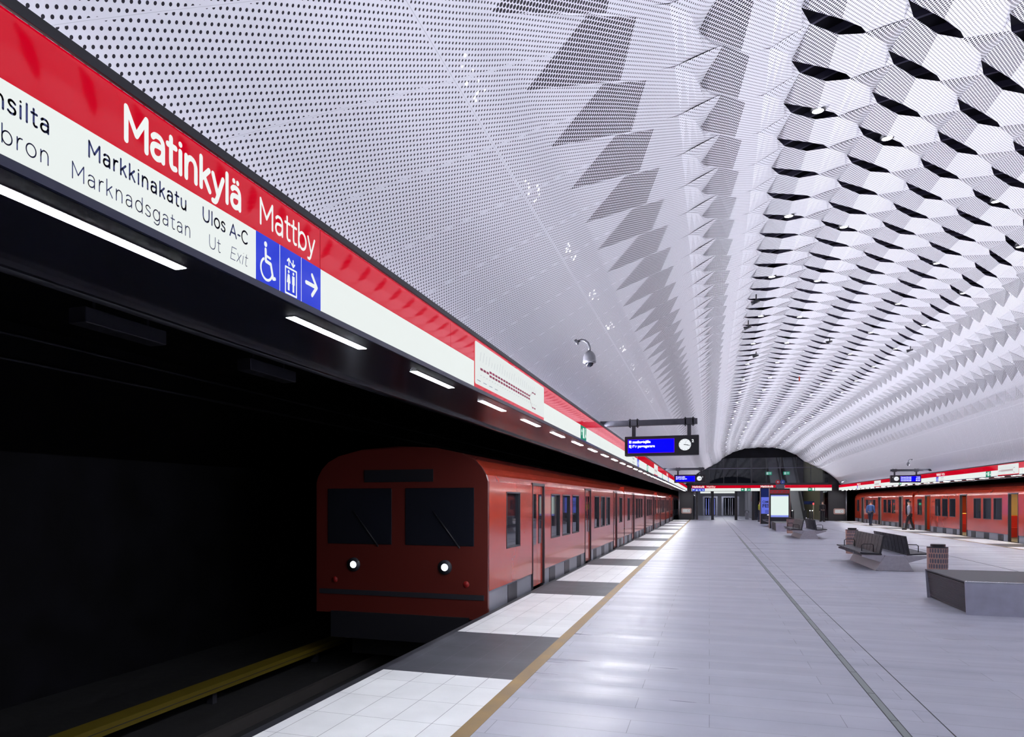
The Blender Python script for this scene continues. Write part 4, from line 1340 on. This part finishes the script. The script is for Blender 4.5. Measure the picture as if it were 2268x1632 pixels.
for a, c in ((-.9, .15), (.35, 2.45)):
    MB().box(a, -.05, 2.55, c, .05, 2.95).build('box', M.black, t)
    MB().box(a + .02, -.056, 2.8, c - .02, -.05, 2.93).build('red_band', M.red_sign, t)
    MB().box(a + .02, -.056, 2.57, c - .02, -.05, 2.79).build('white_band', M.white_sign, t)
for a in (-.4, 1.4): MB().box(a - .02, -.02, 2.95, a + .02, .02, 3.2).build('hanger', M.black, t)
t = thing('litter_bin', 'slim grey bin with a loop handle by the right lobby wall', 'bin', (3.42, 80.0, 0))
MB().box(-.16, -.12, 0, .16, .12, .62).build('body', M.lobbywall, t, bevel=.02)
MB().tube([(-.16, 0, .62), (-.16, 0, .78), (-.1, 0, .84), (.1, 0, .84), (.16, 0, .78), (.16, 0, .62)], .022, 8).build('handle', M.dark, t, True)
tag(MB().tube([(3.865, 79, 1.72), (3.865, 79, 2.3)], [.09, .09], 14).build('fire_extinguisher', M.red, smooth=True), 'small red extinguisher on the right lobby wall', 'extinguisher')

# escalator hall behind the right half
struct(MB().box(4.25, 92, 0, 12, 92.2, 12).build('wall_front.005', M.void))
struct(MB().box(9.6, EY + .4, 0, 9.75, 92, 8).build('wall_right.002', M.ochrewall))
struct(MB().box(4.25, EY + .3, 9.5, 12, 92, 9.6).build('ceiling.003', M.void))
for k in range(3):
    tag(MB().box(6.0, 79.5 + 4 * k, 9.35, 8.6, 79.8 + 4 * k, 9.49).build('hall_light', M.lobbylamp), 'linear light in the dark ceiling over the escalators', 'lamp', 'linear lights over the escalators')
def escalator(x0, lab, lit):
    t = thing('escalator', lab, 'escalator', (x0, EY + 1.2, 0))
    sl_ = math.tan(math.radians(30)); run = 12.0
    MB().prism([(0, 0), (1.2, 0), (1.2 + run, run * sl_), (1.2 + run, run * sl_ - 1.0), (1.8, -.0)], 'x', .1, 1.05).build('steps', M.dark, t)
    for x in (0, 1.05):
        MB().prism([(-.3, 0), (-.3, .85), (1.0, .85), (1.0 + run, .85 + run * sl_), (1.0 + run, run * sl_ - .6), (1.4, 0)], 'x', x, x + .1).build('balustrade', M.black, t)
    if lit:
        MB().tube([(1.11, -.35, .22), (1.11, -.05, .22), (1.11, .9, .62), (1.11, run * .9, .62 + (run * .9 - .9) * sl_)], .035, 8).build('handrail_light', M.handrail, t, True)
    for x in (.05, 1.1):
        MB().tube([(x, -.3, .9), (x, 1.0, .9), (x, 1.0 + run, .9 + run * sl_)], .04, 8).build('handrail', M.rubber, t, True)
    return t
escalator(5.7, 'left escalator behind the end wall glass', False)
escalator(7.2, 'right escalator with a bright light strip behind the end wall glass', True)
for x, lab, m in ((6.85, 'post with a green signal light at the foot of the escalators', M.greenled), (8.85, 'post with a red signal light beside the right escalator', M.redled)):
    t = thing('signal_post', lab, 'post', (x, EY + .5, 0))
    MB().tube([(0, 0, 0), (0, 0, 1.42)], .05, 10).build('pole', M.ochrewall, t, True)
    MB().box(-.06, -.07, 1.42, .06, .05, 1.6).build('signal_head', m, t, bevel=.02)
for x in (6.35, 6.62, 7.1, 8.55, 8.75):
    t = thing('bollard', 'short dark bollard with a white light cap before the escalators', 'bollard', (x, EY + .3, 0), 0, 'bollards before the escalators')
    MB().tube([(0, 0, 0), (0, 0, .86)], .05, 10).build('post', M.dark, t, True)
    MB().tube([(0, 0, .86), (0, 0, .93)], .055, 10).build('light_cap', M.whiteled, t, True)
for x, lab in ((5.25, 'left green exit sign behind the upper glazing'), (6.78, 'right green exit sign behind the upper glazing')):
    t = thing('exit_sign', lab, 'sign', (x, EY + 2.2, 4.22))
    pl = Plane((0, -.035, 0), (1, 0, 0), (0, 0, 1), (0, -1, 0), .003)
    MB().box(-.27, -.03, 0, .27, .03, .30).build('box', M.exitgreen, t)
    b = MB(); rect(b, pl, -.2, .04, -.02, .26, 1); arrow(b, pl, .13, .15, .18, math.pi / 2, .04, 1); b.build('pictogram', M.exitwhite, t)
    MB().box(-.01, -.01, .3, .01, .01, .55).build('hanger', M.dark, t)
# round signs above the band
t = thing('round_signs', 'grey plate with a red and a blue round sign above the end wall band', 'sign', (6.05, EY - .185, 0))
MB().box(-.36, -.02, 2.92, .36, .02, 3.28).build('plate', M.plategrey, t)
for x, m, nm in ((-.19, M.prohibred, 'red_disc'), (.21, M.infoblue, 'blue_disc')):
    MB().tube([(x, -.02, 3.5), (x, .02, 3.5)], .2, 24).build(nm, m, t)
MB().box(-.03, 0, 3.28, .03, .03, 3.36).build('stem', M.dark, t)
b = MB(); pl = Plane((0, -.022, 0), (1, 0, 0), (0, 0, 1), (0, -1, 0), .003)
arrow(b, pl, .21, 3.5, .16, -math.pi / 2, .03, 1); b.disc(pl.p(-.19, 3.5, 1), pl.R, pl.U, .08, 20); b.build('symbols', M.greyprint, t)
tag(MB().box(8.35, EY + 3, 1.45, 9.2, EY + 3.1, 1.75).build('notice_board', M.infoblue), 'bluish notice board seen through the right glass', 'board')

# ------------------------------------------------------------------ people
def skin_mesh(name, pts, edges, radii, m, parent):
    me = bpy.data.meshes.new(name); me.from_pydata(pts, edges, []); me.materials.append(m)
    o = bpy.data.objects.new(name, me); COL.objects.link(o); o.parent = parent
    md = o.modifiers.new('skin', 'SKIN'); md.use_smooth_shade = True
    for i, r in enumerate(radii):
        me.skin_vertices[0].data[i].radius = (r if isinstance(r, tuple) else (r, r))
    me.skin_vertices[0].data[0].use_root = True
    o.modifiers.new('sub', 'SUBSURF').levels = 1
    return o
def person(loc, rz, label, top, legs, stride=.16, bag=False):
    t = thing('person', label, 'person', loc, rz)
    st = stride
    P = [(0, 0, .93), (0, 0, 1.12), (0, -.01, 1.32), (0, -.01, 1.43), (0, -.02, 1.52), (0, -.03, 1.62), (0, -.025, 1.72),
         (.095, 0, .90), (.10, -st * .55, .50), (.10, -st * .9, .08), (.10, -st * .9 - .13, .035),
         (-.095, 0, .90), (-.10, st * .4, .50), (-.10, st * 1.0, .08), (-.10, st * 1.0 - .13, .035),
         (.19, -.01, 1.40), (.23, .06, 1.13), (.235, -.04, .90), (.235, -.07, .82),
         (-.19, -.01, 1.40), (-.23, -.04, 1.13), (-.235, -.12, .90), (-.235, -.15, .82)]
    E = [(0, 1), (1, 2), (2, 3), (3, 4), (4, 5), (5, 6), (0, 7), (7, 8), (8, 9), (9, 10), (0, 11), (11, 12), (12, 13), (13, 14), (3, 15), (15, 16), (16, 17), (17, 18), (3, 19), (19, 20), (20, 21), (21, 22)]
    R = [(.13, .09), (.125, .09), (.15, .10), (.10, .07), .052, (.075, .09), (.065, .08), .085, .055, .04, .035, .085, .055, .04, .035, .055, .042, .032, .03, .055, .042, .032, .03]
    skin_mesh('body', P, E, R, M.skin, t)
    iu = [0, 1, 2, 3, 15, 16, 17, 19, 20, 21]
    mp = {v: k for k, v in enumerate(iu)}
    Eu = [(a, b) for a, b in E if a in mp and b in mp]
    skin_mesh('jacket', [P[i] for i in iu], [(mp[a], mp[b]) for a, b in Eu], [(.16, .115), (.155, .115), (.18, .125), (.12, .09), .075, .062, .052, .075, .062, .052], top, t)
    il = [0, 7, 8, 9, 11, 12, 13]; mp = {v: k for k, v in enumerate(il)}
    skin_mesh('trousers', [P[i] for i in il], [(mp[a], mp[b]) for a, b in E if a in mp and b in mp], [(.145, .105), .10, .072, .06, .10, .072, .06], legs, t)
    for i in (9, 13): MB().box(P[i][0] - .05, P[i][1] - .19, .0, P[i][0] + .05, P[i][1] + .06, .09).build('shoe', M.cblack, t, bevel=.02)
    n = 10
    hb = MB(); hb.tube([(0, -.005, 1.66 + .11 * math.sin(math.pi / 2 * i / n)) for i in range(n)] + [(0, -.005, 1.772)], [.092 * math.cos(math.pi / 2 * i / n) for i in range(n)] + [.004], 14)
    hb.build('hair', M.hair, t, True)
    fb = MB(); fb.disc((.03, -.115, 1.655), (1, 0, 0), (0, 0, 1), .009, 8); fb.disc((-.03, -.115, 1.655), (1, 0, 0), (0, 0, 1), .009, 8); fb.build('eyes', M.cblack, t)
    return t
person((9.05, 72.6, 0), math.radians(200), 'person in black standing before the right end pier', M.cblack, M.cblack, .1)
person((4.02, 71.0, 0), math.radians(80), 'person in a yellow high-visibility vest beside the poster kiosk', M.cvest, M.cnavy, .06)
person((10.75, 61.8, 0), math.radians(150), 'person in a blue jacket walking by the right train doors', M.cblue, M.cnavy, .2)
person((11.35, 53.4, 0), math.radians(250), 'person in grey walking along the right train between two doors', M.cgrey, M.cblack, .2)
